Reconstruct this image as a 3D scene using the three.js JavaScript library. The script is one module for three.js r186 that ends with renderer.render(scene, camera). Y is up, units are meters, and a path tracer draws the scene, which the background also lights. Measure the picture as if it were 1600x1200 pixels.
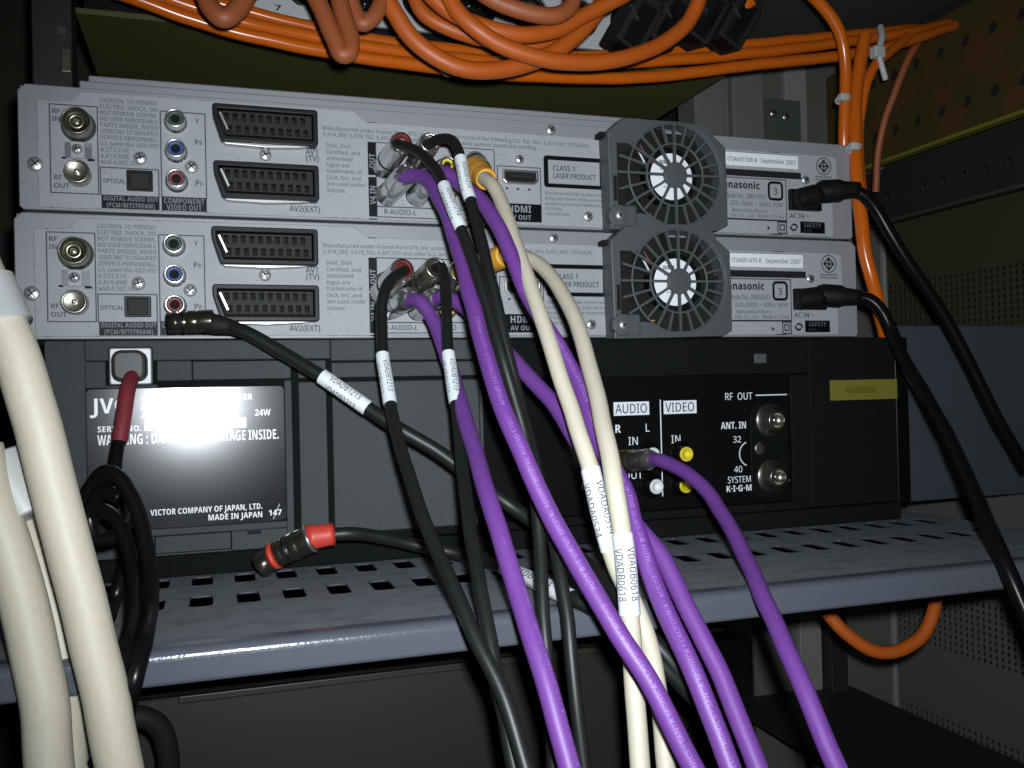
import * as THREE from 'three';
import { RoundedBoxGeometry } from 'three/addons/geometries/RoundedBoxGeometry.js';
import { mergeGeometries } from 'three/addons/utils/BufferGeometryUtils.js';
import { createNoise2D } from 'simplex-noise';

// ---------------------------------------------------------------- camera, light, exposure
const scene = new THREE.Scene();
const camera = new THREE.PerspectiveCamera(45.83, 4 / 3, 0.01, 20);
camera.position.set(0.0775, -0.0844, 0.4352);
camera.rotation.order = 'YXZ';
camera.rotation.set(0.01063, -0.31804, -0.0239);
const renderer = new THREE.WebGLRenderer({ antialias: true });
renderer.toneMapping = THREE.LinearToneMapping;
renderer.toneMappingExposure = 1;
renderer.shadowMap.enabled = true;
scene.background = new THREE.Color().setRGB(0.0018, 0.0021, 0.0014);   // almost unlit room
const flash = new THREE.SpotLight(0xecf4fc, 0.8, 0, 51 * Math.PI / 180, 1, 2);   // the phone's flash, just above and right of the lens
flash.name = 'flash';
flash.position.set(0.0851, -0.0724, 0.4377);
flash.target.position.set(0.272, -0.07, 0);
flash.castShadow = true;
flash.shadow.radius = 0.22;
scene.add(flash.target);
scene.add(flash);

// ---------------------------------------------------------------- helpers (millimetres in, metres out)
const S = 0.001;
let seed = 7;
const rnd = () => { seed = (seed * 16807) % 2147483647; return seed / 2147483647; };
const noise2 = createNoise2D(rnd);
const V = (a) => new THREE.Vector3(a[0] * S, a[1] * S, a[2] * S);
const used = {};
function numbered(name) {
  const n = used[name] = (used[name] ?? -1) + 1;
  return n ? name + '_' + String(n).padStart(3, '0') : name;
}
function tag(o, label, category, group, kind) {
  if (label) o.userData.label = label;
  if (category) o.userData.category = category;
  if (group) o.userData.group = group;
  if (kind) o.userData.kind = kind;
  return o;
}
function thing(name, label, category, at = [0, 0, 0], group) {
  const o = new THREE.Group();
  o.name = numbered(name);
  o.position.copy(V(at));
  o.updateMatrixWorld(true);
  scene.add(o);
  return tag(o, label, category, group);
}
// geometries are given in the place they have (world axes); they are moved into their parent's axes
function obj(name, geo, material, parent, label) {
  let g = Array.isArray(geo) ? mergeGeometries(geo.map((x) => x.index ? x.toNonIndexed() : x)) : geo;
  const m = new THREE.Mesh(g, material);
  m.name = name;
  m.castShadow = m.receiveShadow = true;
  if (label) m.userData.label = label;
  parent.add(m);
  return m;
}
function box(x0, x1, y0, y1, z0, z1, r = 0) {
  const w = (x1 - x0) * S, h = (y1 - y0) * S, d = (z1 - z0) * S;
  const g = r ? new RoundedBoxGeometry(w, h, d, 2, Math.min(r * S, w * 0.45, h * 0.45, d * 0.45)) : new THREE.BoxGeometry(w, h, d);
  return g.translate((x0 + x1) / 2 * S, (y0 + y1) / 2 * S, (z0 + z1) / 2 * S);
}
function shapeOf(points) { const s = new THREE.Shape(); points.forEach((p, i) => i ? s.lineTo(p[0] * S, p[1] * S) : s.moveTo(p[0] * S, p[1] * S)); s.closePath(); return s; }
function rectPath(x0, x1, y0, y1, r = 0) {
  const p = new THREE.Path(); const R = r * S;
  [x0, x1, y0, y1] = [x0 * S, x1 * S, y0 * S, y1 * S];
  p.moveTo(x0 + R, y0); p.lineTo(x1 - R, y0); if (r) p.quadraticCurveTo(x1, y0, x1, y0 + R);
  p.lineTo(x1, y1 - R); if (r) p.quadraticCurveTo(x1, y1, x1 - R, y1);
  p.lineTo(x0 + R, y1); if (r) p.quadraticCurveTo(x0, y1, x0, y1 - R);
  p.lineTo(x0, y0 + R); if (r) p.quadraticCurveTo(x0, y0, x0 + R, y0);
  return p;
}
function rectShape(x0, x1, y0, y1, r = 0) { const s = new THREE.Shape(); s.curves = rectPath(x0, x1, y0, y1, r).curves; return s; }
function roundPath(cx, cy, r) { const p = new THREE.Path(); p.absarc(cx * S, cy * S, r * S, 0, Math.PI * 2, true); return p; }
function plate(shape, z0, z1, bevel = 0, curve = 16) {
  const g = new THREE.ExtrudeGeometry(shape, { depth: (z1 - z0 - bevel) * S, bevelEnabled: bevel > 0, bevelSize: bevel * S, bevelThickness: bevel * S, bevelOffset: -bevel * S, bevelSegments: 2, curveSegments: curve });
  return g.translate(0, 0, z0 * S);
}
// a turned body: profile of [radius, distance] from A towards B
function turned(A, B, profile, seg = 28) {
  const a = V(A), d = V(B).sub(a).normalize();
  const g = new THREE.LatheGeometry(profile.map(([r, t]) => new THREE.Vector2(Math.max(r, 0) * S, t * S)), seg);
  g.applyQuaternion(new THREE.Quaternion().setFromUnitVectors(new THREE.Vector3(0, 1, 0), d));
  return g.translate(a.x, a.y, a.z);
}
const zdisc = (cx, cy, z0, prof, seg = 28) => turned([cx, cy, z0], [cx, cy, z0 + 10], prof, seg);
// a round cable: u runs along it in metres, v round it, v = 0.5 facing the eye's side
const FACE = new THREE.Vector3(-0.38, 0.12, 1).normalize();
function cableGeo(points, radius, u0 = 0, u1 = 1, lift = 0, seg = 110, ring = 14) {
  const curve = new THREE.CatmullRomCurve3(points.map(V), false, 'centripetal');
  const L = curve.getLength(), pos = [], nor = [], uv = [], idx = [];
  const n = Math.max(6, Math.round(seg * (u1 - u0)));
  const R = (radius + lift) * S, h0 = points[0][0] * 0.37 + points[0][1] * 0.91, soft = radius > 1 ? 0.22 * S : 0;
  for (let i = 0; i <= n; i++) {
    const t = u0 + (u1 - u0) * i / n, p = curve.getPointAt(t), T = curve.getTangentAt(t);
    p.x += soft * noise2(t * L * 34, h0); p.y += soft * noise2(t * L * 30, h0 + 5); p.z += soft * noise2(t * L * 28, h0 + 9);
    const N = FACE.clone().addScaledVector(T, -FACE.dot(T)).normalize(), B = new THREE.Vector3().crossVectors(T, N);
    for (let k = 0; k <= ring; k++) {
      const a = (k / ring - 0.5) * Math.PI * 2, c = Math.cos(a), s = Math.sin(a);
      const q = new THREE.Vector3(N.x * c + B.x * s, N.y * c + B.y * s, N.z * c + B.z * s);
      pos.push(p.x + q.x * R, p.y + q.y * R, p.z + q.z * R); nor.push(q.x, q.y, q.z); uv.push((t - u0) * L, 1 - k / ring);
    }
  }
  const w = ring + 1;
  for (let i = 0; i < n; i++) for (let k = 0; k < ring; k++) { const a = i * w + k; idx.push(a, a + 1, a + w, a + 1, a + w + 1, a + w); }
  for (const [row, flip] of [[0, 1], [n, 0]]) {                              // end caps
    const c = pos.length / 3, t = u0 + (u1 - u0) * row / n, p = curve.getPointAt(t), T = curve.getTangentAt(t).multiplyScalar(flip ? -1 : 1);
    pos.push(p.x, p.y, p.z); nor.push(T.x, T.y, T.z); uv.push(0, 0); pos[pos.length - 3] += soft * noise2(t * L * 34, h0); pos[pos.length - 2] += soft * noise2(t * L * 30, h0 + 5); pos[pos.length - 1] += soft * noise2(t * L * 28, h0 + 9);
    for (let k = 0; k < ring; k++) flip ? idx.push(c, row * w + k + 1, row * w + k) : idx.push(c, row * w + k, row * w + k + 1);
  }
  const g = new THREE.BufferGeometry();
  g.setAttribute('position', new THREE.Float32BufferAttribute(pos, 3)); g.setAttribute('normal', new THREE.Float32BufferAttribute(nor, 3)); g.setAttribute('uv', new THREE.Float32BufferAttribute(uv, 2));
  g.setIndex(idx);
  g.userData.length = L * (u1 - u0);
  return g;
}
// move world-placed geometry into a thing's own axes
const into = (t, g) => (Array.isArray(g) ? g : [g]).map((x) => x.translate(-t.position.x, -t.position.y, -t.position.z));
const put = (name, geo, m, t, label) => { const gs = into(t, geo); return obj(name, gs.length > 1 ? gs : gs[0], m, t, label); };

// ---------------------------------------------------------------- textures and materials
function canvasTexture(w, h, draw) {
  const c = document.createElement('canvas'); c.width = w; c.height = h;
  draw(c.getContext('2d'), w, h);
  const t = new THREE.CanvasTexture(c); t.colorSpace = THREE.SRGBColorSpace; t.magFilter = THREE.LinearFilter;
  t.wrapS = t.wrapT = THREE.ClampToEdgeWrapping;
  return t;
}
function noiseTexture(n, f, srgb) {
  const d = new Uint8Array(n * n * 4);
  for (let y = 0; y < n; y++) for (let x = 0; x < n; x++) { const c = f(x / n, y / n, x, y); d.set([c[0], c[1], c[2], 255].map((q) => Math.max(0, Math.min(255, q))), (y * n + x) * 4); }
  const t = new THREE.DataTexture(d, n, n); t.magFilter = THREE.LinearFilter; t.wrapS = t.wrapT = THREE.RepeatWrapping;
  if (srgb) t.colorSpace = THREE.SRGBColorSpace;
  t.needsUpdate = true;
  return t;
}
const grain = noiseTexture(256, () => { const q = 128 + (rnd() - 0.5) * 200; return [q, q, q]; });
const grainAt = (k) => { const t = grain.clone(); t.repeat.set(k, k); return t; };
const M = (r, g, b, rough = 0.5, metal = 0, extra = {}) => { const m = new THREE.MeshPhysicalMaterial({ roughness: rough, metalness: metal, ...extra }); m.color.setRGB(r, g, b); return m; };
const silver = M(0.375, 0.383, 0.398, 0.5, 0, { specularIntensity: 0.5 });
const silverDark = M(0.27, 0.275, 0.29, 0.46, 0.15);
const chrome = M(0.7, 0.7, 0.68, 0.23, 0.95);
const nickel = M(0.36, 0.345, 0.28, 0.3, 0.92);
const screwMetal = M(0.72, 0.72, 0.7, 0.34, 0.8);
const dullMetal = M(0.5, 0.5, 0.48, 0.36, 1);
const darkMetal = M(0.085, 0.078, 0.06, 0.22, 0.85);
const gold = M(0.75, 0.55, 0.2, 0.25, 1);
const black = M(0.006, 0.006, 0.006, 0.42, 0, { specularIntensity: 0.5 });
const blackRough = M(0.008, 0.008, 0.0075, 0.7, 0, { specularIntensity: 0.5 });
const socketBlack = M(0.007, 0.0075, 0.008, 0.45, 0, { specularIntensity: 0.5 });
const socketGrey = M(0.021, 0.0225, 0.018, 0.6, 0, { specularIntensity: 0.4 });
const hollow = M(0.004, 0.004, 0.004, 0.9);
const fanGrey = M(0.074, 0.08, 0.08, 0.5);
const white = M(0.78, 0.79, 0.8, 0.5);
const red = M(0.16, 0.025, 0.022, 0.5), green = M(0.022, 0.06, 0.035, 0.5), blue = M(0.03, 0.06, 0.2, 0.5), yellow = M(0.62, 0.5, 0.02, 0.45), whiteRing = M(0.62, 0.64, 0.64, 0.45);
const leadBlack = M(0.004, 0.004, 0.0043, 0.28, 0, { specularIntensity: 0.25 });
const plugBlack = M(0.005, 0.0055, 0.005, 0.6, 0, { specularIntensity: 0.3 });
const cableBlack = M(0.008, 0.009, 0.008, 0.46, 0, { specularIntensity: 0.8 });
const cordBlack = M(0.004, 0.004, 0.0043, 0.3, 0, { specularIntensity: 0.55 });
const creamMat = M(0.53, 0.485, 0.385, 0.55);
const orangeMat = M(0.5, 0.1, 0.006, 0.24);
const orangeLoop = M(0.4, 0.078, 0.006, 0.48);  // darker copy of the orange: off-beam dimness of the loops put into the colour
const orangeDull = M(0.27, 0.07, 0.02, 0.55);  // duller copy, the same off-beam dimness put into the colour
const amber = M(0.68, 0.33, 0.03, 0.42);
{ // handled jackets: faint smears and specks of dirt
  const t = noiseTexture(256, (u, v) => { const n = noise2(u * 6, v * 6) * 0.5 + noise2(u * 22 + 9, v * 14) * 0.5, sp = rnd() < 0.004 ? -50 : 0, q = 247 + 5 * n + (rnd() - 0.5) * 6 + sp * 0.5 - 9 * THREE.MathUtils.smoothstep(n, 0.45, 0.8); return [q, q - 1, q - 4]; }, true);
  t.repeat.set(9, 1); creamMat.map = t;
}
const tieWhite = M(0.55, 0.56, 0.53, 0.4, 0, { transmission: 0.25, thickness: 0 });
const sleeveWhite = M(0.66, 0.68, 0.7, 0.35);
const purpleMat = M(0.128, 0.038, 0.22, 0.5);

// ---------------------------------------------------------------- print on cables
function cableInk(text, base, ink, metres, px = 13) {
  const t = canvasTexture(2048, 160, (g, w, h) => {
    g.fillStyle = base; g.fillRect(0, 0, w, h);
    g.fillStyle = ink; g.font = '16px sans-serif'; g.textBaseline = 'middle';
    g.save(); g.translate(w / 2, h / 2); g.rotate(Math.PI);
    let x = -w / 2 + 8;
    for (const ch of text) { g.globalAlpha = 0.45 + 0.55 * rnd(); g.fillText(ch, x, px + (rnd() - 0.5) * 1.2); x += g.measureText(ch).width * 1.04; }   // rubbed, uneven ink
    g.globalAlpha = 1; g.restore();
    for (let i = 0; i < 260; i++) { g.fillStyle = rnd() < 0.5 ? 'rgba(210,200,220,0.10)' : 'rgba(20,5,30,0.12)'; g.fillRect(rnd() * w, rnd() * h, 2 + rnd() * 26, 1 + rnd() * 1.5); }
  });
  t.wrapS = THREE.RepeatWrapping; t.repeat.set(1 / metres, 1);
  return t;
}
const css = (m) => '#' + m.color.getHexString();
function inked(m, tex) { const c = m.clone(); c.color.setRGB(1, 1, 1); c.map = tex; return c; }
const PRINT = 'APOGEE ELECTRONICS \u2022 SANTA MONICA \u2022 CALIFORNIA \u2022 ADC/P3 \u25B8     AUDY BYE VIRTUE DIGITAL AUDIO / DIGITAL AUDIO CABLE \u25B8     APOGEE ELECTRONICS \u2022 SANTA MONICA';
const purpleFront = inked(purpleMat, cableInk(PRINT, css(purpleMat), '#9a7cbb', 0.30, 6));
const purpleEdge = inked(purpleMat, cableInk('VIRTUE BYE AND DIGITAL AUDIO \u2022 APOGEE ELECTRONICS \u2022 SANTA MONICA \u2022 CALIFORNIA \u2022 ADC/P3 \u25B8    VIRTUE', css(purpleMat), '#8f70b4', 0.30, 26));
const purpleBack = inked(purpleMat, cableInk('DIGITAL AUDIO \u2022 DIGITAL AUDIO \u2022 APOGEE ELECTRONICS \u2022 SANTA MONICA \u2022 CALIFORNIA', css(purpleMat), '#8566ab', 0.30, 34));
function sleeveInk(text, both) {
  return canvasTexture(512, 352, (g, w, h) => {
    g.fillStyle = '#d6dadb'; g.fillRect(0, 0, w, h);
    g.fillStyle = '#26282c'; g.font = '62px sans-serif'; g.textBaseline = 'middle'; g.textAlign = 'center';
    g.save(); g.translate(w / 2, h / 2);
    if (both) { g.fillText(text, 0, -34, 400); g.fillText(text, 0, 38, 400); } else { g.fillText(text, 0, -34, 400); g.fillText(text, 0, 50, 400); }
    g.restore();
  });
}
const sleeveMat = (text, both, clear) => { const m = M(1, 1, 1, clear ? 0.22 : 0.4, 0, clear ? { clearcoat: 1, clearcoatRoughness: 0.1 } : {}); m.map = sleeveInk(text, both); return m; };
// a printed sleeve pushed over the stretch u0..u1 of a cable
function sleeve(points, radius, u0, u1, mat, t, name = 'cable_label') {
  const g = cableGeo(points, radius, u0, u1, 0.35, 60, 18), L = g.userData.length, uv = g.attributes.uv;
  for (let i = 0; i < uv.count; i++) uv.setX(i, uv.getX(i) / L);
  return put(name, g, mat, t);
}
// where along the polyline a given point of it lies (0..1)
function uAt(points, target) {
  const c = new THREE.CatmullRomCurve3(points.map(V), false, 'centripetal'); let best = 0, bd = 9;
  const q = V(target);
  for (let i = 0; i <= 300; i++) { const d = c.getPointAt(i / 300).distanceTo(q); if (d < bd) { bd = d; best = i / 300; } }
  return best;
}

// ---------------------------------------------------------------- the recorders
const PW = 430, PH = 54.4;
function recorderPrint(w, h) {
  const k = w / PW;
  return (g) => {
    const X = (x) => x * k, Y = (y) => h - y * (h / PH);
    g.fillStyle = '#ffffff'; g.fillRect(0, 0, w, h);
    const n = g.getImageData(0, 0, w, h), d = n.data;                        // fine metallic flake of the paint
    for (let i = 0; i < d.length; i += 4) { const q = 236 + rnd() * 19; d[i] = d[i + 1] = d[i + 2] = q; }
    g.putImageData(n, 0, 0);
    for (let i = 0; i < 420; i++) {                                          // hairline scratches and specks of dust on the paint
      const x = rnd() * w, y = rnd() * h, a = (rnd() - 0.5) * 0.9, len = 3 + rnd() * rnd() * 60;
      g.strokeStyle = rnd() < 0.6 ? 'rgba(120,122,126,0.22)' : 'rgba(255,255,255,0.5)'; g.lineWidth = 0.7 + rnd() * 0.6;
      g.beginPath(); g.moveTo(x, y); g.lineTo(x + Math.cos(a) * len, y + Math.sin(a) * len); g.stroke();
    }
    for (let i = 0; i < 900; i++) { g.fillStyle = 'rgba(96,98,100,' + (0.1 + rnd() * 0.3).toFixed(2) + ')'; g.fillRect(rnd() * w, rnd() * h, 1 + rnd() * 2, 1 + rnd() * 2); }
    const INK = '#3c434b', DARK = '#0e1118', PALE = '#8b939b';
    const line = (pts, wd = 2, c = INK) => { g.strokeStyle = c; g.lineWidth = wd; g.beginPath(); pts.forEach((p, i) => i ? g.lineTo(X(p[0]), Y(p[1])) : g.moveTo(X(p[0]), Y(p[1]))); g.stroke(); };
    const rect = (x0, x1, y0, y1, c) => { g.fillStyle = c; g.fillRect(X(x0), Y(y1), X(x1) - X(x0), Y(y0) - Y(y1)); };
    const frame = (x0, x1, y0, y1, wd = 1.8, c = INK) => line([[x0, y0], [x1, y0], [x1, y1], [x0, y1], [x0, y0]], wd, c);
    const text = (s, x, y, mm, c = INK, al = 'left', wt = '', max) => { g.fillStyle = c; g.font = wt + ' ' + (mm * k * 1.34).toFixed(1) + 'px sans-serif'; g.textAlign = al; g.textBaseline = 'middle'; g.fillText(s, X(x), Y(y), max ? X(max) : undefined); };
    // aerial
    frame(12.5, 31.5, 7.5, 46);
    text('RF', 13.3, 43, 2.4); text('IN', 13.3, 39.8, 2.4); text('RF', 13.6, 14.3, 2.4); text('OUT', 13.6, 10.6, 2.4);
    ['CAUTION: TO PREVENT', 'ELECTRIC SHOCK, DO', 'NOT REMOVE SCREWS.', 'NO USER-SERVICEABLE', 'PARTS INSIDE. REFER', 'SERVICING TO QUALIFIED', 'SERVICE PERSONNEL.', 'U.S. patent Nos. 4,631,603;', '4,577,216;', '4,819,098;', 'and 4,907,093'].forEach((s, i) => text(s, 32.4, 49.3 - i * 2.72, 1.95, PALE, 'left', '', 24));
    frame(32.3, 56.2, 7.3, 19.6); text('OPTICAL', 33, 13.8, 2, INK, 'left', '', 9.5);
    rect(32.6, 56.3, 1.5, 7.4, DARK); text('DIGITAL AUDIO OUT', 44.5, 5.8, 2.1, '#c6cbd0', 'center', 'bold', 22.5); text('(PCM/BITSTREAM)', 44.5, 3, 2.1, '#c6cbd0', 'center', 'bold', 20);
    frame(57.4, 76.4, 7.6, 46.2); rect(57.3, 76.4, 1.5, 7.7, DARK); text('COMPONENT', 66.8, 6, 2.5, '#c6cbd0', 'center', 'bold', 17.5); text('VIDEO OUT', 66.8, 3.1, 2.5, '#c6cbd0', 'center', 'bold', 15);
    text('Y', 72.2, 42.8, 2.4); text('P', 71.6, 33, 2.6); text('B', 73.7, 32.7, 1.6); text('P', 71.6, 14.3, 2.6); text('R', 73.7, 14, 1.6);
    // connectors in the middle
    text('AV1', 127.2, 31.9, 2.7, INK, 'right'); text('(TV)', 127.2, 28.7, 2.7, INK, 'right'); text('AV2(EXT)', 127.2, 4.6, 2.7, INK, 'right');
    text('Manufactured under license from DTS, Inc. under one or more of the following U.S. Pat. Nos. 5,451,942; 5,956,674;', 129, 43.6, 2.0, PALE, 'left', '', 137);
    text('5,974,380; 5,978,762; 6,487,535 and other U.S. and world-wide patents issued and pending.', 129, 40.7, 2.0, PALE, 'left', '', 108);
    ['DivX, DivX', 'Certified, and', 'associated', 'logos are', 'trademarks of', 'DivX, Inc. and', 'are used under', 'license.'].forEach((s, i) => text(s, 130.5, 35.4 - i * 3.04, 2.0, PALE));
    rect(150.4, 154.2, 22.4, 38.3, DARK); rect(150.4, 154.2, 2.4, 21.4, DARK);
    g.save(); g.translate(X(152.4), Y(29.2)); g.rotate(-Math.PI / 2); text('OUT', 0, PH, 2.7, '#d2d6da', 'center', 'bold'); g.restore();
    g.save(); g.translate(X(152.4), Y(12.8)); g.rotate(-Math.PI / 2); text('V4 IN', 0, PH, 2.7, '#d2d6da', 'center', 'bold'); g.restore();
    frame(154.2, 214, 2.4, 38.3); line([[154.2, 7.4], [214, 7.4]]); line([[154.2, 21.9], [214, 21.9]]);
    text('R-AUDIO-L', 165.5, 4.9, 2.5, INK, 'center'); text('VIDEO', 188, 4.9, 2.5, INK, 'center'); text('S VIDEO', 205, 4.9, 2.5, INK, 'center');
    frame(215.5, 238.5, 11.5, 30.4); rect(215.5, 238.6, 2.6, 11.7, '#07080a');
    text('HDMI', 226.8, 8.9, 3.5, '#e6e8ea', 'center', 'bold', 19); text('AV OUT', 226.8, 4.8, 2.6, '#d8dbde', 'center', 'bold');
    // the laser plate
    g.fillStyle = DARK; g.beginPath(); g.roundRect(X(240.4), Y(37.2), X(33.4), Y(20.9) - Y(37.2), 8); g.fill(); rect(242.8, 271.5, 22.9, 35.1, '#f2f2f2');
    text('CLASS 1', 245.2, 31, 2.7); text('LASER PRODUCT', 245.2, 26.9, 2.7, INK, 'left', '', 24);
    ['Manufactured under license from', 'Dolby Laboratories. Dolby and the', 'double-D symbol are trademarks', 'of Dolby', 'Laboratories.'].forEach((s, i) => text(s, 240.6, 18 - i * 2.65, 1.8, PALE, 'left', '', 32));
    // the mains side
    frame(344, 385.2, 8.6, 31.7, 2); line([[344, 9], [385, 9]]);
    text('Panasonic', 341.5, 27.6, 4.1, '#14171c', 'left', 'bold', 27.5); text('Model No. DMR-EH57', 346, 21.6, 2.7, PALE, 'left', '', 26);
    text('220-240V ~ 50Hz 30W', 349, 17.4, 2.6, PALE, 'left', '', 34); text('Matsushita Electric', 350, 13.8, 2.0, PALE, 'left', '', 24); text('Ind. Co., Ltd.   Made in China', 349, 11, 2.0, PALE, 'left', '', 35);
    g.strokeStyle = DARK; g.lineWidth = 6; g.beginPath(); g.roundRect(X(374), Y(30), X(8.6), Y(20.6) - Y(30), 9); g.stroke(); text('3', 378.3, 25.2, 4, INK, 'center');
    frame(379.3, 384.8, 1.8, 8, 3); frame(380.7, 383.4, 3.5, 6.5, 3);
    text('AC IN ~', 387.2, 11.9, 2.9); g.strokeStyle = INK; g.lineWidth = 5; g.beginPath(); g.arc(X(389.6), Y(5.6), 9, 0.6, 3.4); g.stroke(); g.beginPath(); g.arc(X(390), Y(5.2), 9, 3.9, 6.5); g.stroke();
    rect(394, 410.4, 2.4, 8.9, DARK); text('SAFETY', 402.2, 6.7, 2.6, '#8e959b', 'center', 'bold', 15); text('MARK', 396, 3.8, 1.6, '#6a7076');
    g.strokeStyle = INK; g.lineWidth = 2; g.beginPath(); g.arc(X(410.8), Y(41), 23, 0, 7); g.stroke();
    g.lineWidth = 4; g.beginPath(); g.moveTo(X(410.8), Y(44.4)); g.lineTo(X(414), Y(41)); g.lineTo(X(410.8), Y(37.6)); g.lineTo(X(407.6), Y(41)); g.closePath(); g.moveTo(X(410.8), Y(44.4)); g.lineTo(X(410.8), Y(37.6)); g.moveTo(X(407.6), Y(41)); g.lineTo(X(414), Y(41)); g.stroke();
    for (let i = 0; i < 16; i++) rect(405 + (i % 8) * 1.45, 406 + (i % 8) * 1.45, i < 8 ? 34.4 : 32.7, i < 8 ? 35.3 : 33.6, PALE);   // two lines too small to read
  };
}
const TW = 2048, TH = 260;
const printTex = canvasTexture(TW, TH, recorderPrint(TW, TH));
printTex.wrapS = printTex.wrapT = THREE.RepeatWrapping;
printTex.repeat.set(1000 / PW, 1000 / PH);
const printedSilver = silver.clone(); printedSilver.specularIntensity = 0.35; printedSilver.map = printTex;
function stickerMat(text) {
  const m = M(1, 1, 1, 0.42);
  m.map = canvasTexture(512, 96, (g, w, h) => {
    g.fillStyle = '#e9ebee'; g.fillRect(0, 0, w, h); g.fillStyle = '#3d4654'; g.font = '44px sans-serif'; g.textBaseline = 'middle'; g.fillText(text, 8, h * 0.54, w - 22);
    g.fillStyle = '#27456a'; g.fillRect(0, 0, w, 3);
  });
  return m;
}
const cdLabel = M(1, 1, 1, 0.4);
cdLabel.map = canvasTexture(256, 256, (g, w) => {
  g.fillStyle = '#eef1f4'; g.fillRect(0, 0, w, w); g.fillStyle = '#20242c'; g.textAlign = 'center';
  g.font = 'bold 30px sans-serif'; g.fillText('NMB', 92, 60); g.font = '15px sans-serif';
  g.fillStyle = '#6a7078'; for (let i = 0; i < 4; i++) for (let x = 62 + i * 6; x < 190; x += 9 + rnd() * 9) g.fillRect(x, 84 + i * 32, 5 + rnd() * 6, 8);   // print too small to read
});

function screw(cx, cy, z, r, t, turn) {
  r *= 1.14;
  const head = zdisc(cx, cy, z - 0.3, [[0, 0], [r, 0.2], [r, 0.9], [r * 0.8, 1.5], [r * 0.35, 1.85], [0, 1.9]], 20);
  const m = obj('screw', head, screwMetal, t);
  const slots = [0, 1].map((k) => { const b = box(-r * 0.62, r * 0.62, -0.28, 0.28, 0, 0.5); b.rotateZ(turn + k * Math.PI / 2); return b.translate(cx * S, cy * S, (z + 1.35) * S); });
  obj('cross_slot', slots, blackRough, m);
  return m;
}
function rcaJack(cx, cy, z, ring, t, name = 'phono_socket', h = 8) {
  const j = obj(name, zdisc(cx, cy, z, [[5.0, 0], [5.0, 0.7], [4.15, 0.9], [4.15, h - 0.4], [3.9, h], [3.0, h - 0.15], [2.8, h - 1.8]]), chrome, t);
  obj('pin_hole', zdisc(cx, cy, z + h - 3.4, [[1.75, 0], [1.75, 2.2], [1.55, 2.25], [1.5, 0.3], [0, 0.3]], 16), hollow, j);
  obj('coloured_insert', zdisc(cx, cy, z, [[2.95, h - 1.4], [2.7, h - 1.2], [1.8, h - 1.4], [1.75, h - 2]]), ring, j);
  return j;
}
function scart(x0, x1, y0, y1, z, t) {
  const cut = 3.6, out = [[x0 + cut, y0], [x1, y0], [x1, y1], [x0, y1], [x0, y1 - 5]];
  const shell = new THREE.Shape();
  out.forEach((p, i) => { const q = out[(i + 4) % 5], n = out[(i + 1) % 5], R = 1.7, cut2 = (a, b) => { const d = Math.hypot(b[0] - a[0], b[1] - a[1]); return [a[0] + (b[0] - a[0]) * R / d, a[1] + (b[1] - a[1]) * R / d]; }; const A = cut2(p, q), B = cut2(p, n); i ? shell.lineTo(A[0] * S, A[1] * S) : shell.moveTo(A[0] * S, A[1] * S); shell.quadraticCurveTo(p[0] * S, p[1] * S, B[0] * S, B[1] * S); });
  shell.closePath();
  const ins = 2.3, inner = new THREE.Path(); [[x0 + cut + ins * 0.8, y0 + ins], [x1 - ins, y0 + ins], [x1 - ins, y1 - ins], [x0 + ins, y1 - ins], [x0 + ins, y1 - 5.8]].forEach((p, i) => i ? inner.lineTo(p[0] * S, p[1] * S) : inner.moveTo(p[0] * S, p[1] * S)); inner.closePath();
  shell.holes.push(inner);
  const s = obj('scart_socket', plate(shell, z, z + 6.4, 0.5), socketBlack, t);
  // the block of contacts: a plate pierced by two staggered rows of slots
  const blk = shapeOf([[x0 + cut + ins, y0 + ins + 1], [x1 - ins - 0.5, y0 + ins + 1], [x1 - ins - 0.5, y1 - ins - 0.6], [x0 + ins + 2, y1 - ins - 0.6]]);
  const ym = (y0 + y1) / 2;
  for (let i = 0; i < 10; i++) {
    const a = x0 + 6.1 + i * 3.75;
    blk.holes.push(rectPath(a - 1.05, a + 1.05, ym + 1.1, ym + 4.6), rectPath(a + 1.3 - 1.05, a + 1.3 + 1.05, ym - 4.5, ym - 1));
  }
  obj('contact_block', plate(blk, z, z + 4.8), socketGrey, s);
  obj('socket_floor', plate(shapeOf([[x0 + cut + 1, y0 + 1], [x1 - 1, y0 + 1], [x1 - 1, y1 - 1], [x0 + 1, y1 - 1], [x0 + 1, y1 - 5]]), z + 0.05, z + 0.25), hollow, s);
  const pins = [];
  for (let i = 0; i < 10; i++) for (const [dx, yy] of [[0, ym + 2.4], [1.3, ym - 3.2]]) { const a = x0 + 6.1 + i * 3.75 + dx; pins.push(box(a - 0.25, a + 0.25, yy - 1.2, yy - 0.4, z + 0.3, z + 1.2)); }
  obj('contact', pins, socketGrey, s).userData.kind = 'stuff';
  obj('metal_rim', plate(shapeOf([[x0 + cut + 0.6, y0 - 0.1], [x0 + cut + 2, y0 - 1.1], [(x0 + x1) / 2, y0 - 1.7], [x1 - 9, y0 - 0.9], [x1 - 4, y0 - 0.1]]), z + 0.1, z + 4.6, 0.5), dullMetal, s);
  obj('slanted_guide', [box(0, 0.9, -5, 3.4, 0, 1.2).rotateZ(0.4).translate((x0 + 4.1) * S, (ym + 1.2) * S, (z + 4.9) * S)], dullMetal, s);
  return s;
}
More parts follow.
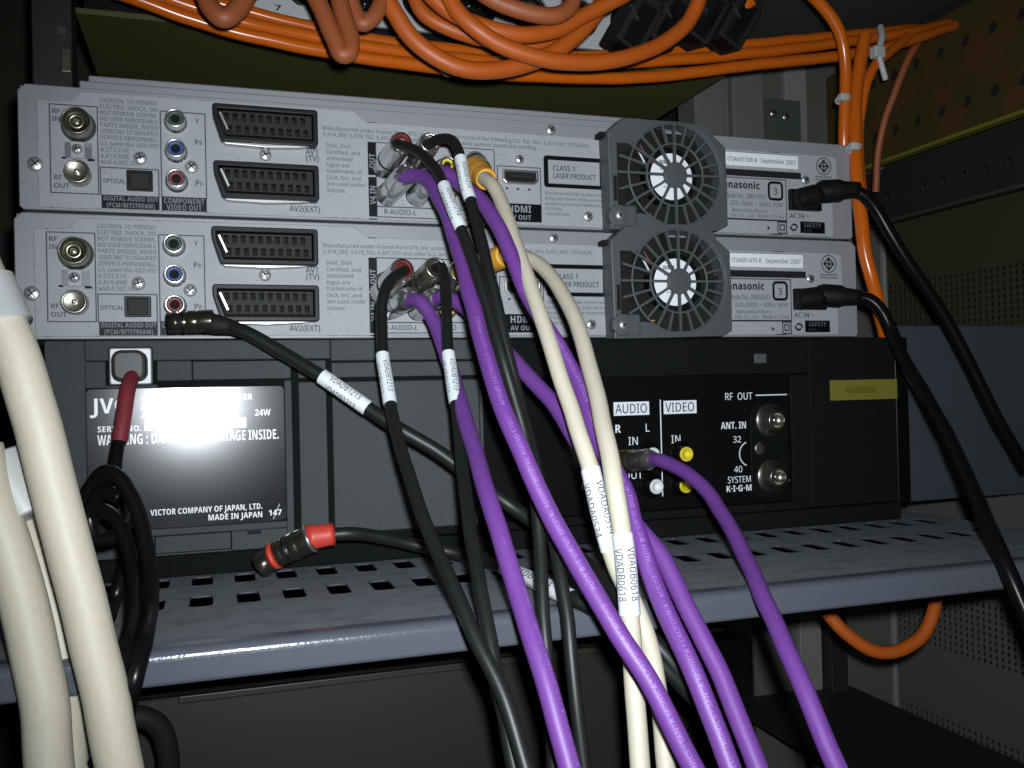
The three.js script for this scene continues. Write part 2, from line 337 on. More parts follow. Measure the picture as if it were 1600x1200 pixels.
function fanCover(t) {
  const Z = 12, cx = 310, cy = 28.3;
  const outline = shapeOf([[272.5, -1.6], [334.5, -0.4], [340.4, 2.6], [340.6, 21], [340.2, 37.2], [340.2, 44.3], [332.5, 50.6], [330.3, 55.2], [280, 56], [271.4, 48.3]]);
  const hole = new THREE.Path();
  // round opening, flattened below, with a square bay on its left
  const pts = [];
  for (let a = -128; a <= 128; a += 8) { const r = 27.4, q = a * Math.PI / 180; pts.push([cx + r * Math.cos(q), Math.max(2.4, cy + r * Math.sin(q))]); }
  pts.push([cx - 22, 43.2], [276.6, 43.2], [276.6, 7.2], [cx - 20, 7.2]);
  pts.forEach((p, i) => i ? hole.lineTo(p[0] * S, p[1] * S) : hole.moveTo(p[0] * S, p[1] * S)); hole.closePath();
  outline.holes.push(hole);
  const c = obj('fan_cover', plate(outline, 0.6, Z, 0.5, 24), fanGrey, t);
  const spokes = [];
  for (let i = 0; i < 24; i++) {
    const a = (i + 0.02) * Math.PI / 12, left = Math.abs(a - Math.PI) < 0.75;
    const r0 = i % 2 ? 16 : 5.6, r1 = left ? Math.min(33.4, 33.2 / Math.abs(Math.cos(a))) : 27.6;
    if (cy + r1 * Math.sin(a) < 1.6) { /* runs under the lower rim */ }
    spokes.push(box(r0, r1, -0.58, 0.58, -1.6, 0.1).rotateZ(a).translate(cx * S, cy * S, (Z - 0.3) * S));
  }
  for (const r of [16.4, 26.9]) spokes.push(new THREE.TorusGeometry(r * S, 0.62 * S, 8, 60).translate(cx * S, cy * S, (Z - 0.9) * S));
  spokes.push(zdisc(cx, cy, Z - 1.8, [[0, 0], [6.7, 0.1], [6.7, 1.7], [6.2, 2.05], [0, 2.05]], 30));
  obj('fan_grille', spokes, fanGrey, c);
  const hub = zdisc(cx, cy, 1.05, [[0, 0], [15.4, 0], [15.4, 5.4], [14.8, 5.9], [12.4, 6]], 40);
  obj('fan_well', plate(shapeOf([[274, 1], [338, 1], [338, 36], [330, 53], [282, 53], [274, 46]]), 0.8, 1), hollow, c);
  const h = obj('fan_hub', hub, black, t);
  const lab = new THREE.CircleGeometry(12.4 * S, 40).translate(cx * S, cy * S, 6.85 * S);
  obj('hub_label', lab, cdLabel, h);
  for (let i = 0; i < 7; i++) {
    const a = i * Math.PI * 2 / 7, b = box(15, 26.4, -4.6, 4.6, -0.5, 0.5, 0.4); b.rotateX(0.62); b.rotateZ(a);
    obj('fan_blade', b.translate(cx * S, cy * S, 3.6 * S), i === 2 ? socketGrey : hollow, h);
  }
  obj('fan_wire', cableGeo([[292, 44, 7], [296, 38, 7.4], [299, 34.5, 7]], 0.5, 0, 1, 0, 20, 8), red, h);
  obj('fan_wire', cableGeo([[290.4, 42, 7], [293.6, 36, 7.4], [296, 32, 7]], 0.55, 0, 1, 0, 20, 8), whiteRing, h);
  obj('solder_tab', box(296.5, 299.5, 8.2, 8.8, 2, 3), amber, h);
  // screw lug at the lower left corner
  const lug = obj('mounting_lug', [zdisc(276.6, 5.6, 8, [[0, 0], [5.6, 0], [5.6, 4.2], [5, 4.9], [0, 4.9]], 26), box(276.6, 287, 0, 11.2, 6, 12.6, 1.4)], fanGrey, c);
  screw(276.6, 5.4, 12.9, 2.1, c, 0.5);
  obj('side_notch', box(268.6, 271.6, 46.5, 49, 2, 9), blackRough, c);
  obj('side_vent', box(274, 276, 13, 26, 11.6, 12.06), blackRough, c);
}
function makeRecorder() {
  const t = thing('dvd_recorder', '', 'dvd recorder');
  obj('case', box(0.6, PW - 0.6, 0.3, PH - 0.3, -285, -1.4, 0.8), silverDark, t);
  const rim = shapeOf([[0, 1.5], [1.5, 0], [PW - 1.5, 0], [PW, 1.5], [PW, PH - 3], [PW - 3, PH], [3, PH], [0, PH - 3]]);
  const back = obj('rear_panel', plate(rim, -1.4, 0, 0.5), silverDark, t);
  // the printed field stands a little proud of the sheet, its edge pressed in a step
  const f = new THREE.Shape(); const m = (x, y) => f.moveTo(x * S, y * S), l = (x, y) => f.lineTo(x * S, y * S), b = (a, c, d, e, x, y) => f.bezierCurveTo(a * S, c * S, d * S, e * S, x * S, y * S);
  m(7.5, 1); l(7.5, 47.6); l(19.6, 47.9); b(23.6, 48, 22.6, 52.4, 27, 52.6); l(142.6, 53); b(147, 53, 146.6, 48.2, 151.6, 48); l(270, 47.6); l(417, 47.2); l(419.8, 45.4); l(419.8, 21.4); l(416.4, 19.4); l(416.4, 1); f.closePath();
  obj('printed_plate', plate(f, -0.05, 0.75, 0.45), printedSilver, back);
  const Z = 0.75;
  // aerial sockets and their bracket
  const rfProf = (r) => [[r + 1, 0], [r + 1, 1.2], [r, 1.6], [r, 8.8], [r - 0.5, 9.8], [r - 1.1, 9.8], [r - 1.1, 3], [0, 3]];
  const a1 = obj('aerial_socket', zdisc(24, 36.8, Z, rfProf(6.1), 34), nickel, t);
  obj('inner_ring', zdisc(24, 36.8, Z + 3, [[3.4, 0], [3.4, 5], [2.9, 5.4], [1.5, 5.4], [1.2, 2], [0, 2]], 24), nickel, a1);
  const a2 = obj('aerial_plug', zdisc(23.8, 15.4, Z, [[5.2, 0], [5.2, 7.6], [4.9, 8.4], [4.2, 8.4], [3.9, 7.6], [0, 7.4]], 30), nickel, t);
  obj('centre_pin', zdisc(23.8, 15.4, Z + 7.3, [[1, 0], [1, 1.3], [0.5, 1.8], [0, 1.8]], 12), chrome, a2);
  const br = obj('aerial_bracket', box(18.3, 29, 22.9, 29.7, Z, Z + 0.5, 0.2), M(0.16, 0.165, 0.18, 0.4, 0.4), t);
  obj('bracket_tab', box(20.7, 26.4, 22.6, 29.9, Z + 0.5, Z + 1.8, 0.4), silver, br);
  obj('bracket_slot', [box(17, 18.8, 22.4, 23.3, Z, Z + 0.3), box(27.2, 30, 21.9, 22.9, Z, Z + 0.3)], blackRough, br);
  screw(23.4, 26.4, Z + 1.8, 2, t, 0.4);
  screw(6.6, 19.6, 0, 2.9, t, 0.7); screw(48.8, 24.4, Z, 2.6, t, 0.3); screw(70.2, 21.6, Z, 2.6, t, 0.75); screw(102.7, 29, Z, 2.5, t, 0.5);
  screw(245, 50.6, 0, 2.3, t, 1); screw(227.3, 34.2, Z, 2.1, t, 0.2); screw(264.2, 6.6, Z, 2.4, t, 0.6); screw(398, 32.4, Z, 2.3, t, 0.9); screw(416.2, 22.8, Z, 2, t, 0.4); screw(372, 4.2, Z, 1, t, 0);
  // optical port, component sockets
  const op = rectShape(43, 53.8, 9.6, 18.6, 0.6); op.holes.push(rectPath(44.4, 52.4, 10.6, 17.6, 0.6));
  const opm = obj('optical_port', plate(op, Z, Z + 2.2, 0.3), black, t);
  obj('port_shutter', [box(44.4, 52.4, 10.6, 17.6, Z, Z + 0.5), box(45.2, 51.6, 14.4, 15, Z + 0.5, Z + 1)], socketGrey, opm);
  for (const [y, c] of [[41.4, green], [28, blue], [14.6, red]]) rcaJack(63.8, y, Z, c, t, 'component_socket');
  scart(79.6, 126.3, 33.1, 49.9, Z, t); scart(79.6, 126.3, 7.4, 24, Z, t);
  // audio and video sockets
  for (const y of [27, 13.2]) { rcaJack(158.4, y, Z, red, t); rcaJack(173.2, y, Z, whiteRing, t); rcaJack(188, y + 0.6, Z, yellow, t); }
  for (const y of [28.4, 13.6]) {
    const sv = obj('s_video_socket', zdisc(204.6, y, Z, [[5.8, 0], [5.8, 2], [5.2, 2.6], [4.4, 2.6], [4.4, 0.6], [0, 0.6]]), black, t);
    obj('socket_hole', [-1, 1].flatMap((i) => [-1, 1].map((j) => zdisc(204.6 + i * 1.4, y + j * 1.2, Z + 0.5, [[0.5, 0], [0.5, 0.5], [0, 0.5]], 8))), dullMetal, sv);
  }
  // digital video socket
  const hd = shapeOf([[219.5, 21.4], [234.8, 21.4], [236.6, 23.2], [236.6, 28.4], [217.8, 28.4], [217.8, 23.2]]);
  const hi = new THREE.Path(); [[220.4, 22.5], [234, 22.5], [235.4, 24], [235.4, 27.3], [219, 27.3], [219, 24]].forEach((p, i) => i ? hi.lineTo(p[0] * S, p[1] * S) : hi.moveTo(p[0] * S, p[1] * S)); hi.closePath(); hd.holes.push(hi);
  const hm = obj('digital_video_socket', plate(hd, Z, Z + 2.4, 0.25), dullMetal, t);
  obj('socket_floor', box(219, 235.4, 22.5, 27.3, Z - 0.2, Z + 0.25), hollow, hm);
  obj('socket_tongue', box(221.4, 233, 24.4, 25.7, Z + 0.25, Z + 2), socketGrey, hm);
  obj('solder_hole', [box(219.8, 221, 18.8, 19.7, Z - 0.1, Z + 0.1), box(225.6, 226.8, 18.7, 19.6, Z - 0.1, Z + 0.1), box(231.6, 232.8, 18.7, 19.6, Z - 0.1, Z + 0.1)], hollow, hm);
  fanCover(t);
  // mains side
  const st = new THREE.PlaneGeometry(46.6 * S, 7.7 * S).translate(370.2 * S, 42.1 * S, (Z + 0.15) * S);
  obj('asset_sticker', st, stickerMat('\\TSA001508 R   September 2007'), t);
  obj('card_slot', box(341, 395.4, 32.6, 36.4, Z - 0.4, Z + 0.12, 0.2), hollow, t);
  const ac = rectShape(386.4, 407, 14.8, 26.6, 0.5); ac.holes.push(rectPath(388.4, 405, 16.6, 24.8, 2.5));
  const am = obj('mains_inlet', plate(ac, Z, Z + 2.6, 0.4), black, t);
  obj('inlet_floor', box(388.4, 405, 16.6, 24.8, Z - 0.1, Z + 0.3), hollow, am);
  return t;
}
const lower = makeRecorder();
lower.name = 'dvd_recorder';
const upper = lower.clone();
upper.name = numbered('dvd_recorder');
scene.add(upper);
lower.position.set(-1.5 * S, -56.4 * S, 4 * S);
upper.userData = { label: 'upper silver dvd recorder, stacked directly under the olive unit, sticker TSA001508', category: 'dvd recorder', group: 'stacked silver dvd recorders' };
lower.userData = { label: 'lower silver dvd recorder resting on the black video recorder, sticker TSA001479', category: 'dvd recorder', group: 'stacked silver dvd recorders' };
const lowSticker = lower.children.find((c) => c.name === 'asset_sticker');
lowSticker.material = stickerMat('\\TSA001479 R   September 2007');
// the raised lid of the upper machine, seen over its rear panel
obj('top_cover', [box(24, 322, PH, 58.6, -283, -3, 0.8), box(27, 319, 58.6, 63.2, -280, -9, 0.9)], silverDark, upper);
lower.updateMatrixWorld(true);

// ---------------------------------------------------------------- the black video recorder
const vcrBody = M(0.050, 0.055, 0.059, 0.5), vcrDark = M(0.005, 0.006, 0.0056, 0.5, 0, { specularIntensity: 0.16 }), vcrGloss = M(0.003, 0.003, 0.003, 0.3, 0, { specularIntensity: 0.5 });
{
  const t = noiseTexture(512, (u, v) => { const n = noise2(u * 5, v * 5) * 0.6 + noise2(u * 17, v * 17) * 0.4, sp = rnd() < 0.006 ? 70 * rnd() : 0, q = 176 + 16 * n + (rnd() - 0.5) * 26 + sp; return [q, q, q - 2]; }, true);
  t.repeat.set(7, 7); vcrBody.map = t; vcrBody.color.multiplyScalar(2);
}
for (const m of [vcrBody, vcrDark]) { m.bumpMap = grainAt(18); m.bumpScale = 0.00012; }
const vcr = thing('video_recorder', 'wide black video recorder under the silver dvd recorders with white-lettered rear label', 'video recorder', [11.5, -159.6, 20]);
{
  const Z = 20, p = (n, g, m, l) => put(n, g, m, vcr, l);
  p('body', [box(11.5, 451, -150, -57.6, -330, Z - 6, 1.2)], vcrDark);
  p('base', [box(13, 442, -159.6, -150.2, -320, Z - 0.5, 1)], vcrDark);
  // left half of the rear: moulded panels with grooves between them
  p('rear_panel', [box(11.5, 27, -150, -58, Z - 6, Z - 0.6, 1), box(27, 128.2, -66.6, -58, Z - 6, Z, 0.7), box(128.4, 196, -67.6, -58, Z - 6, Z, 0.7),
    box(27, 34.8, -78, -66.8, Z - 6, Z, 0.5), box(55, 69, -75.4, -66.8, Z - 6, Z, 0.5), box(34.8, 55, -78.2, -76.9, Z - 6, Z - 0.5, 0.3),
    box(107.6, 110.8, -150, -76, Z - 6, Z, 0.6), box(27, 107.6, -141.4, -138.4, Z - 6, Z, 0.5), box(27, 52.6, -150, -141.5, Z - 6, Z - 0.4, 0.5), box(84, 107.6, -150, -141.5, Z - 6, Z - 0.4, 0.5), box(52.6, 84, -150, -149.2, Z - 6, Z - 0.4, 0.2)], vcrBody);
  p('groove_floor', box(27, 199, -149.8, -58.4, Z - 6, Z - 3), vcrDark);
  p('upper_strip', box(69.4, 110.6, -75.2, -67.2, Z - 6, Z - 0.5, 0.4), vcrBody);
  p('side_strip', box(113.8, 126, -148, -77, Z - 6, Z - 0.3, 0.5), vcrBody);
  p('side_strip', box(113.8, 126, -75.2, -67.3, Z - 6, Z - 0.4, 0.4), vcrBody);
  p('cover_panel', [box(128.6, 198, -146, -77, Z - 6, Z - 0.8, 0.8)], vcrBody);
  p('cover_panel', [box(128.6, 198, -75.2, -68.4, Z - 6, Z - 0.6, 0.5)], vcrBody);
  p('blank_cover', box(53, 83.6, -149, -141.8, Z - 6, Z - 0.6, 0.4), vcrBody);
  p('adjustment_slot', box(90.6, 96.4, -143.4, -141.8, Z - 0.6, Z - 0.3), hollow);
  p('corner_tab', new THREE.BoxGeometry(9 * S, 1 * S, 1 * S).rotateZ(-0.5).translate(25 * S, -66 * S, (Z + 0.3) * S), vcrBody);
  // the name plate, a sheet of glossy film with white print
  const film = M(1, 1, 1, 0.165, 0, { ior: 1.52 });
  film.map = canvasTexture(1024, 762, (g, w, h) => {
    g.fillStyle = '#0f1013'; g.fillRect(0, 0, w, h);
    const k = w / 80, X = (x) => (x - 27.4) * k, Y = (y) => (-78.4 - y) * k;
    const tx = (s, x, y, mm, wt = '', al = 'left', max) => { g.fillStyle = '#eef0f0'; g.font = wt + ' ' + (mm * k * 1.36).toFixed(1) + 'px sans-serif'; g.textAlign = al; g.textBaseline = 'middle'; g.fillText(s, X(x), Y(y), max ? max * k : undefined); };
    tx('JVC', 29.6, -85.6, 6.4, 'bold', 'left', 16.5);
    tx('VIDEO CASSETTE RECORDER', 48.4, -83, 2.6, 'bold', 'left', 45.5); tx('MODEL NO.', 48.4, -86.6, 2.6, 'bold', 'left', 20); g.fillRect(X(70), Y(-85.3), 18 * k, 2.4 * k); tx('AC 220-240V ~ 50/60Hz', 48.4, -90, 2.6, 'bold', 'left', 42); tx('24W', 94.7, -90, 2.9, 'bold', 'left', 6.8);
    tx('SERIAL NO.', 31.4, -95.2, 2.5, 'bold', 'left', 17.2); g.fillStyle = '#e6e8e8'; g.fillRect(X(49.6), Y(-91.8), 41.5 * k, 4.6 * k);
    tx('WARNING : DANGEROUS VOLTAGE INSIDE.', 31.4, -99.8, 4.4, 'bold', 'left', 73.6);
    tx('VICTOR COMPANY OF JAPAN, LTD.', 97.3, -131, 2.6, 'bold', 'right', 46); tx('MADE IN JAPAN', 97.3, -134.6, 2.6, 'bold', 'right', 23); tx('147', 99.6, -134.2, 2.6, 'bold');
    g.strokeStyle = '#eef0f0'; g.lineWidth = 3; g.beginPath(); g.moveTo(X(101.6), Y(-137)); g.lineTo(X(104.6), Y(-130.4)); g.stroke();
  });
  const lp = plate(rectShape(27.4, 107.4, -138.1, -78.4, 2.2), Z - 0.6, Z - 0.1, 0.1);
  { const uv = lp.attributes.uv; for (let i = 0; i < uv.count; i++) uv.setXY(i, (uv.getX(i) * 1000 - 27.4) / 80, (uv.getY(i) * 1000 + 138.1) / 59.7); }
  const plateMesh = p('name_plate', lp.translate(-67.4 * S, 108.2 * S, -Z * S).rotateY(0.03).rotateX(-0.014).translate(67.4 * S, -108.2 * S, (Z + 1.1) * S), film);
  p('plate_bed', box(27.2, 107.6, -138.3, -78.2, Z - 6, Z - 0.7), vcrDark);
  // mains inlet
  const fr = rectShape(36, 53.6, -77.2, -60.8, 1.4); fr.holes.push(rectPath(37.6, 52.2, -75.8, -62.2, 3));
  const inl = p('mains_inlet', plate(fr, Z - 1, Z + 1.6, 0.4), black);
  const ins = rectShape(36.9, 52.7, -76.4, -61.6, 1); ins.holes.push(rectPath(38.4, 51.4, -75.2, -63, 4));
  put('inlet_rim', plate(ins, Z + 1.6, Z + 2.4, 0.2), whiteRing, vcr);
  p('inlet_floor', box(36.4, 53.2, -76.8, -61.2, Z - 6, Z - 1), hollow);
  p('screw', zdisc(55.4, -63.6, Z - 0.2, [[1, 0], [0.8, 0.8], [0, 1]], 12), chrome);
  // right half: a sunk glossy field with the sockets
  const R = Z - 5;
  p('socket_field', box(199, 382, -145.8, -77.6, R - 6, R), vcrGloss);
  p('field_top', box(196.2, 383, -77.4, -58, Z - 6, Z - 0.4, 1), vcrDark);
  p('field_side', box(372, 392, -150, -77.5, Z - 6, Z - 1.4, 1), vcrDark);
  p('field_sill', [box(198.2, 380, -150, -145.6, R - 4, Z - 0.2, 0.7)], vcrDark);
  p('field_side', box(197.9, 199.6, -146, -76.8, Z - 6, Z - 0.2, 0.5), vcrBody);
  p('end_block', [box(383.4, 441.4, -150, -58.2, Z - 6, Z - 1, 1.2), box(393.4, 428.6, -149.4, -95, Z - 1, Z - 0.4, 0.4)], vcrDark);
  p('side_cheek', box(441.8, 451, -151, -57.8, Z - 8, Z - 2.4, 1), vcrGloss);
  p('grey_clip', box(349.2, 356.4, -71.4, -66.4, Z - 0.5, Z + 0.3, 0.3), M(0.07, 0.075, 0.08, 0.5));
  const ink = M(1, 1, 1, 0.45);
  // printing on the field
  const gloss = vcrGloss.clone(); gloss.color.setRGB(1, 1, 1);
  gloss.map = canvasTexture(2048, 762, (g, w, h) => {
    g.fillStyle = '#0d0d0e'; g.fillRect(0, 0, w, h);
    const k = w / 182, X = (x) => (x - 199.5) * k, Y = (y) => (-77.8 - y) * k;
    const tx = (s, x, y, mm, c = '#e2e6ea', al = 'left', wt = '', max) => { g.fillStyle = c; g.font = wt + ' ' + (mm * k * 1.36).toFixed(1) + 'px sans-serif'; g.textAlign = al; g.textBaseline = 'middle'; g.fillText(s, X(x), Y(y), max ? max * k : undefined); };
    const ln = (pts) => { g.strokeStyle = '#e2e6ea'; g.lineWidth = 7; g.beginPath(); pts.forEach((q, i) => i ? g.lineTo(X(q[0]), Y(q[1])) : g.moveTo(X(q[0]), Y(q[1]))); g.stroke(); };
    for (const [x0, x1, s] of [[269.4, 289.4, 'AUDIO'], [297.6, 316.8, 'VIDEO']]) { g.fillStyle = '#dfe4e8'; g.fillRect(X(x0), Y(-89.9), (x1 - x0) * k, 6.9 * k); tx(s, (x0 + x1) / 2, -93.4, 4.8, '#12161c', 'center', '', x1 - x0 - 2); }
    tx('R', 271.4, -103.4, 4.2, undefined, 'center', 'bold'); tx('L', 288, -103.4, 4.2, undefined, 'center'); tx('IN', 280, -109.9, 4.2, undefined, 'center'); tx('IN', 304.4, -109.9, 4.2, undefined, 'center'); tx('OUT', 279.2, -127.2, 4.2, undefined, 'center');
    ln([[295.8, -89.2], [295.8, -139]]);
    tx('RF  OUT', 333.6, -88.6, 3.8, undefined, 'left', '', 17); ln([[352.6, -88.3], [374.4, -88.3], [374.4, -134.6], [372, -134.6]]);
    tx('ANT. IN', 331, -103.9, 3.7, undefined, 'left', 'bold', 15.6); tx('32', 340.6, -111.4, 3.5, undefined, 'center'); tx('40', 340.8, -127.2, 3.5, undefined, 'center');
    g.strokeStyle = '#e2e6ea'; g.lineWidth = 7; g.beginPath(); g.arc(X(348.4), Y(-119.3), 6.6 * k, Math.PI * 0.62, Math.PI * 1.38); g.stroke();
    tx('SYSTEM', 341.4, -132.8, 3.4, undefined, 'center', '', 14.6); tx('K\u00B7I\u00B7G\u00B7M', 341, -137.4, 3.4, undefined, 'center', 'bold', 16);
    tx('TEST', 319.6, -132.8, 3.4, undefined, 'right'); tx('PAUSE', 250.6, -131.6, 3.4, undefined, 'left', 'bold'); tx('ON', 322.6, -137.4, 3.4, undefined, 'right', 'bold');
  });
  p('printed_field', new THREE.PlaneGeometry(181.6 * S, 67.6 * S).translate(290.5 * S, -111.7 * S, (R + 0.2) * S), gloss);
  const jack = (cx, cy, c, l) => {
    const j = p('phono_socket', zdisc(cx, cy, R, [[6.6, 0], [6.4, 1.6], [4.4, 1.8], [4.4, 6], [4, 7], [3.4, 7]]), vcrGloss);
    obj('coloured_ring', into(vcr, zdisc(cx, cy, R + 1.5, [[3.9, 0], [3.9, 5.6], [3.4, 6.2], [2.1, 6.2], [1.9, 4.6], [0, 4.4]]))[0], c, j);
  };
  jack(306.4, -117.4, yellow); jack(305.8, -133.4, yellow); jack(289, -133, whiteRing); jack(287.6, -117, whiteRing); jack(270.8, -133, red);
  p('aerial_well', plate(rectShape(348.4, 371.4, -143.6, -92.6, 10), R, R + 0.9, 0.4), vcrDark);
  for (const y of [-101.8, -131.8]) {
    const s = p('aerial_socket', zdisc(360, y, R + 0.9, [[8.8, 0], [8.6, 1.6], [6, 2], [5.2, 6.6], [4.8, 7.4], [3.9, 7.4], [3.9, 4], [0, 4]]), M(0.17, 0.165, 0.135, 0.3, 0.9));
    obj('centre_pin', into(vcr, zdisc(360, y, R + 4.8, [[1.6, 0], [1.6, 1.6], [1, 2.2], [0, 2.2]], 14))[0], chrome, s);
  }
  p('trimmer', zdisc(353.4, -116.8, R + 0.6, [[3.2, 0], [3, 1], [2.6, 1.2], [0, 1.3]], 20), dullMetal);
  const tape = M(1, 1, 1, 0.5);
  tape.map = canvasTexture(512, 128, (g, w, h) => { g.fillStyle = '#6f6826'; g.fillRect(0, 0, w, h); g.fillStyle = '#3f3a12'; g.font = '54px sans-serif'; g.textAlign = 'center'; g.textBaseline = 'middle'; g.translate(w * 0.45, h / 2); g.rotate(Math.PI); g.fillText('HSIMWIN', 0, 0); });
  p('tape_label', new THREE.BoxGeometry(44.6 * S, 11 * S, 0.3 * S).translate(418.8 * S, -86.8 * S, (Z - 0.5) * S), tape, 'yellow tape label with dark print');
}

// ---------------------------------------------------------------- shelf, rack and what stands round about
const olive = M(0.075, 0.068, 0.014, 0.75), oliveGrey = M(0.05, 0.055, 0.04, 0.7), postBlack = M(0.014, 0.015, 0.013, 0.6), wallGrey = M(0.088, 0.094, 0.07, 0.75);
{
  const dust = M(1, 1, 1, 0.62);
  dust.map = noiseTexture(512, (u, v, x, y) => {
    const c = (p, q, s) => noise2(p * s, q * s);
    const big = c(u, v, 9) * 0.6 + c(u + 3, v, 23) * 0.4, patch = THREE.MathUtils.smoothstep(big, -0.35, 0.3), fine = c(u, v, 150) * 0.5 + (rnd() - 0.5);
    const q = 122 - 4 * patch + fine * 7, dab = -12 * THREE.MathUtils.smoothstep(c(u * 1.2 + 7, v * 2.2, 8), 0.25, 0.6);
    return [q + dab - 3, q + dab + 1, q + dab + 6];
  }, true);
  dust.map.repeat.set(4.5, 4.5);
  const sheet = rectShape(-30, 470, -330, 0); // drawn as x, -z, then laid down
  const s2 = new THREE.Shape(); [[-30, -133], [470, -133], [470, 300], [-30, 300]].forEach((q, i) => i ? s2.lineTo(q[0] * S, q[1] * S) : s2.moveTo(q[0] * S, q[1] * S)); s2.closePath();
  for (let r = 0; r < 2; r++) for (let i = 0; i < 28; i++) { const cx = -14 + i * 17.15, cz = [30, 70.5][r]; s2.holes.push(rectPath(cx - 4.1, cx + 4.1, -cz - 9.4, -cz + 9.4, 2.2)); }
  const top = new THREE.ExtrudeGeometry(s2, { depth: 0.4 * S, bevelEnabled: true, bevelSize: 0.2 * S, bevelThickness: 0.2 * S, bevelOffset: -0.2 * S, bevelSegments: 2, curveSegments: 6 });
  top.rotateX(-Math.PI / 2).translate(0, -160.6 * S, 0);
  const t = thing('shelf', 'blue grey perforated steel shelf with dusty top carrying the black video recorder', 'shelf', [-30, -171, 139]);
  put('shelf_top', top, [dust, M(0.045, 0.05, 0.06, 0.35)], t);
  const lipMat = M(0.076, 0.083, 0.1, 0.23);
  lipMat.bumpMap = grainAt(10); lipMat.bumpScale = 0.00006;
  const prof = new THREE.Shape(); // section of the folded front edge, x = z, y = y
  prof.moveTo(131 * S, -159.7 * S); prof.lineTo(135.2 * S, -159.7 * S); prof.quadraticCurveTo(139 * S, -159.9 * S, 139.2 * S, -163.2 * S); prof.lineTo(139.4 * S, -169.2 * S); prof.quadraticCurveTo(139.2 * S, -170.6 * S, 137.8 * S, -170.8 * S); prof.lineTo(126 * S, -170.8 * S); prof.lineTo(126 * S, -169.4 * S); prof.lineTo(136.6 * S, -169.4 * S); prof.lineTo(136.6 * S, -162 * S); prof.lineTo(131 * S, -162 * S); prof.closePath();
  const lip = new THREE.ExtrudeGeometry(prof, { depth: 500 * S, bevelEnabled: false, curveSegments: 8 });
  lip.rotateY(-Math.PI / 2).scale(-1, 1, 1); // section x -> z, depth -> x
  { const ix = lip.index; const pos = lip.attributes.position; if (!ix) { for (let i = 0; i < pos.count; i += 3) for (const a of [lip.attributes.position, lip.attributes.normal, lip.attributes.uv]) { const n = a.itemSize; for (let c = 0; c < n; c++) { const q = a.array[(i + 1) * n + c]; a.array[(i + 1) * n + c] = a.array[(i + 2) * n + c]; a.array[(i + 2) * n + c] = q; } } } lip.computeVertexNormals(); }
  lip.translate(-30 * S, 0, 0);
  put('shelf_lip', lip, lipMat, t);
}
{
  // the unit on the shelf above: olive tray and the grey patch panel that looks out over it
  const t = thing('overhead_tray', 'olive brown steel tray hanging over the upper dvd recorder', 'tray', [193, 110, -60]);
  put('tray', [box(16, 384, 110, 113, -420, -58, 0.6)], olive, t);
  put('tray_side', [box(380, 384, 113, 132, -420, -60, 0.6)], olive, t);
  const pp = thing('patch_panel', 'pale grey patch panel with round black sockets behind the orange cables', 'patch panel', [193, 113.6, -50]);
  const f = rectShape(20, 372, 115.5, 165, 1);
  const holes = []; for (let i = 0; i < 9; i++) holes.push(98 + i * 31);
  for (const x of holes) f.holes.push(roundPath(x, 133, 11.6));
  const face = put('panel_face', plate(f, -52, -49.6, 0.4, 24), M(0.42, 0.43, 0.42, 0.5), pp);
  put('panel_back', box(20, 372, 113.6, 165, -120, -60), black, pp);
  holes.forEach((x, i) => {
    const s = put('round_socket', zdisc(x, 133, -58, [[11, 0], [11, 6.4], [10.2, 7.4], [8.6, 7.4], [8.4, 2], [0, 2]], 30), black, pp);
    obj('socket_contact', into(pp, [0, 1, 2].map((k) => zdisc(x + 3.6 * Math.cos(k * 2.1 + 0.5), 133 + 3.6 * Math.sin(k * 2.1 + 0.5), -56.5, [[0.9, 0], [0.9, 1.5], [0, 1.6]], 8))), dullMetal, s);
  });
  const num = M(1, 1, 1, 0.5);
  num.map = canvasTexture(1024, 32, (g, w, h) => { g.fillStyle = '#adb0ae'; g.fillRect(0, 0, w, h); g.fillStyle = '#1c2430'; g.font = 'bold 26px sans-serif'; g.textAlign = 'center'; g.textBaseline = 'middle'; for (let i = 0; i < 8; i++) g.fillText(String(i + 7), (113.5 + i * 31 - 100) * w / 260, h / 2); });
  put('number_strip', new THREE.BoxGeometry(260 * S, 5 * S, 0.3 * S).translate(230 * S, 119.6 * S, -49.4 * S), num, pp);
}
// black cable connectors plugged into the patch panel, right of the cable loops
const PLUGS = [[295.7, 111.3, -8.0], [315.0, 115.0, -8.0], [336.9, 120.2, -8.0], [358.5, 120.4, -10.0]];
PLUGS.forEach((c, i) => {
  const where = ['leftmost of the four black connectors on the patch panel', 'second from left of the four black connectors on the patch panel', 'third from left of the four black connectors, beside the rising orange loop', 'rightmost black connector, with an orange cable boot, on the patch panel'][i];
  const t = thing('cable_connector', where, 'connector', c, 'black connectors on the patch panel');
  const g = [new RoundedBoxGeometry(17 * S, 26 * S, 24 * S, 2, 1.6 * S), new RoundedBoxGeometry(12 * S, 30 * S, 16 * S, 2, 1 * S).translate(0, 2 * S, 4 * S)].map((q) => q.rotateZ(-0.5).rotateX(0.2));
  obj('housing', g, blackRough, t);
  obj('latch', new THREE.BoxGeometry(1 * S, 9 * S, 1.2 * S).rotateZ(0.5).translate(-4 * S, 3 * S, 13.2 * S), dullMetal, t);
  if (i === 3) obj('boot', turned([0, 4, 8], [9, 12, 14], [[0, 0], [4, 0], [3.6, 10], [0, 10]], 16), orangeMat, t);
});
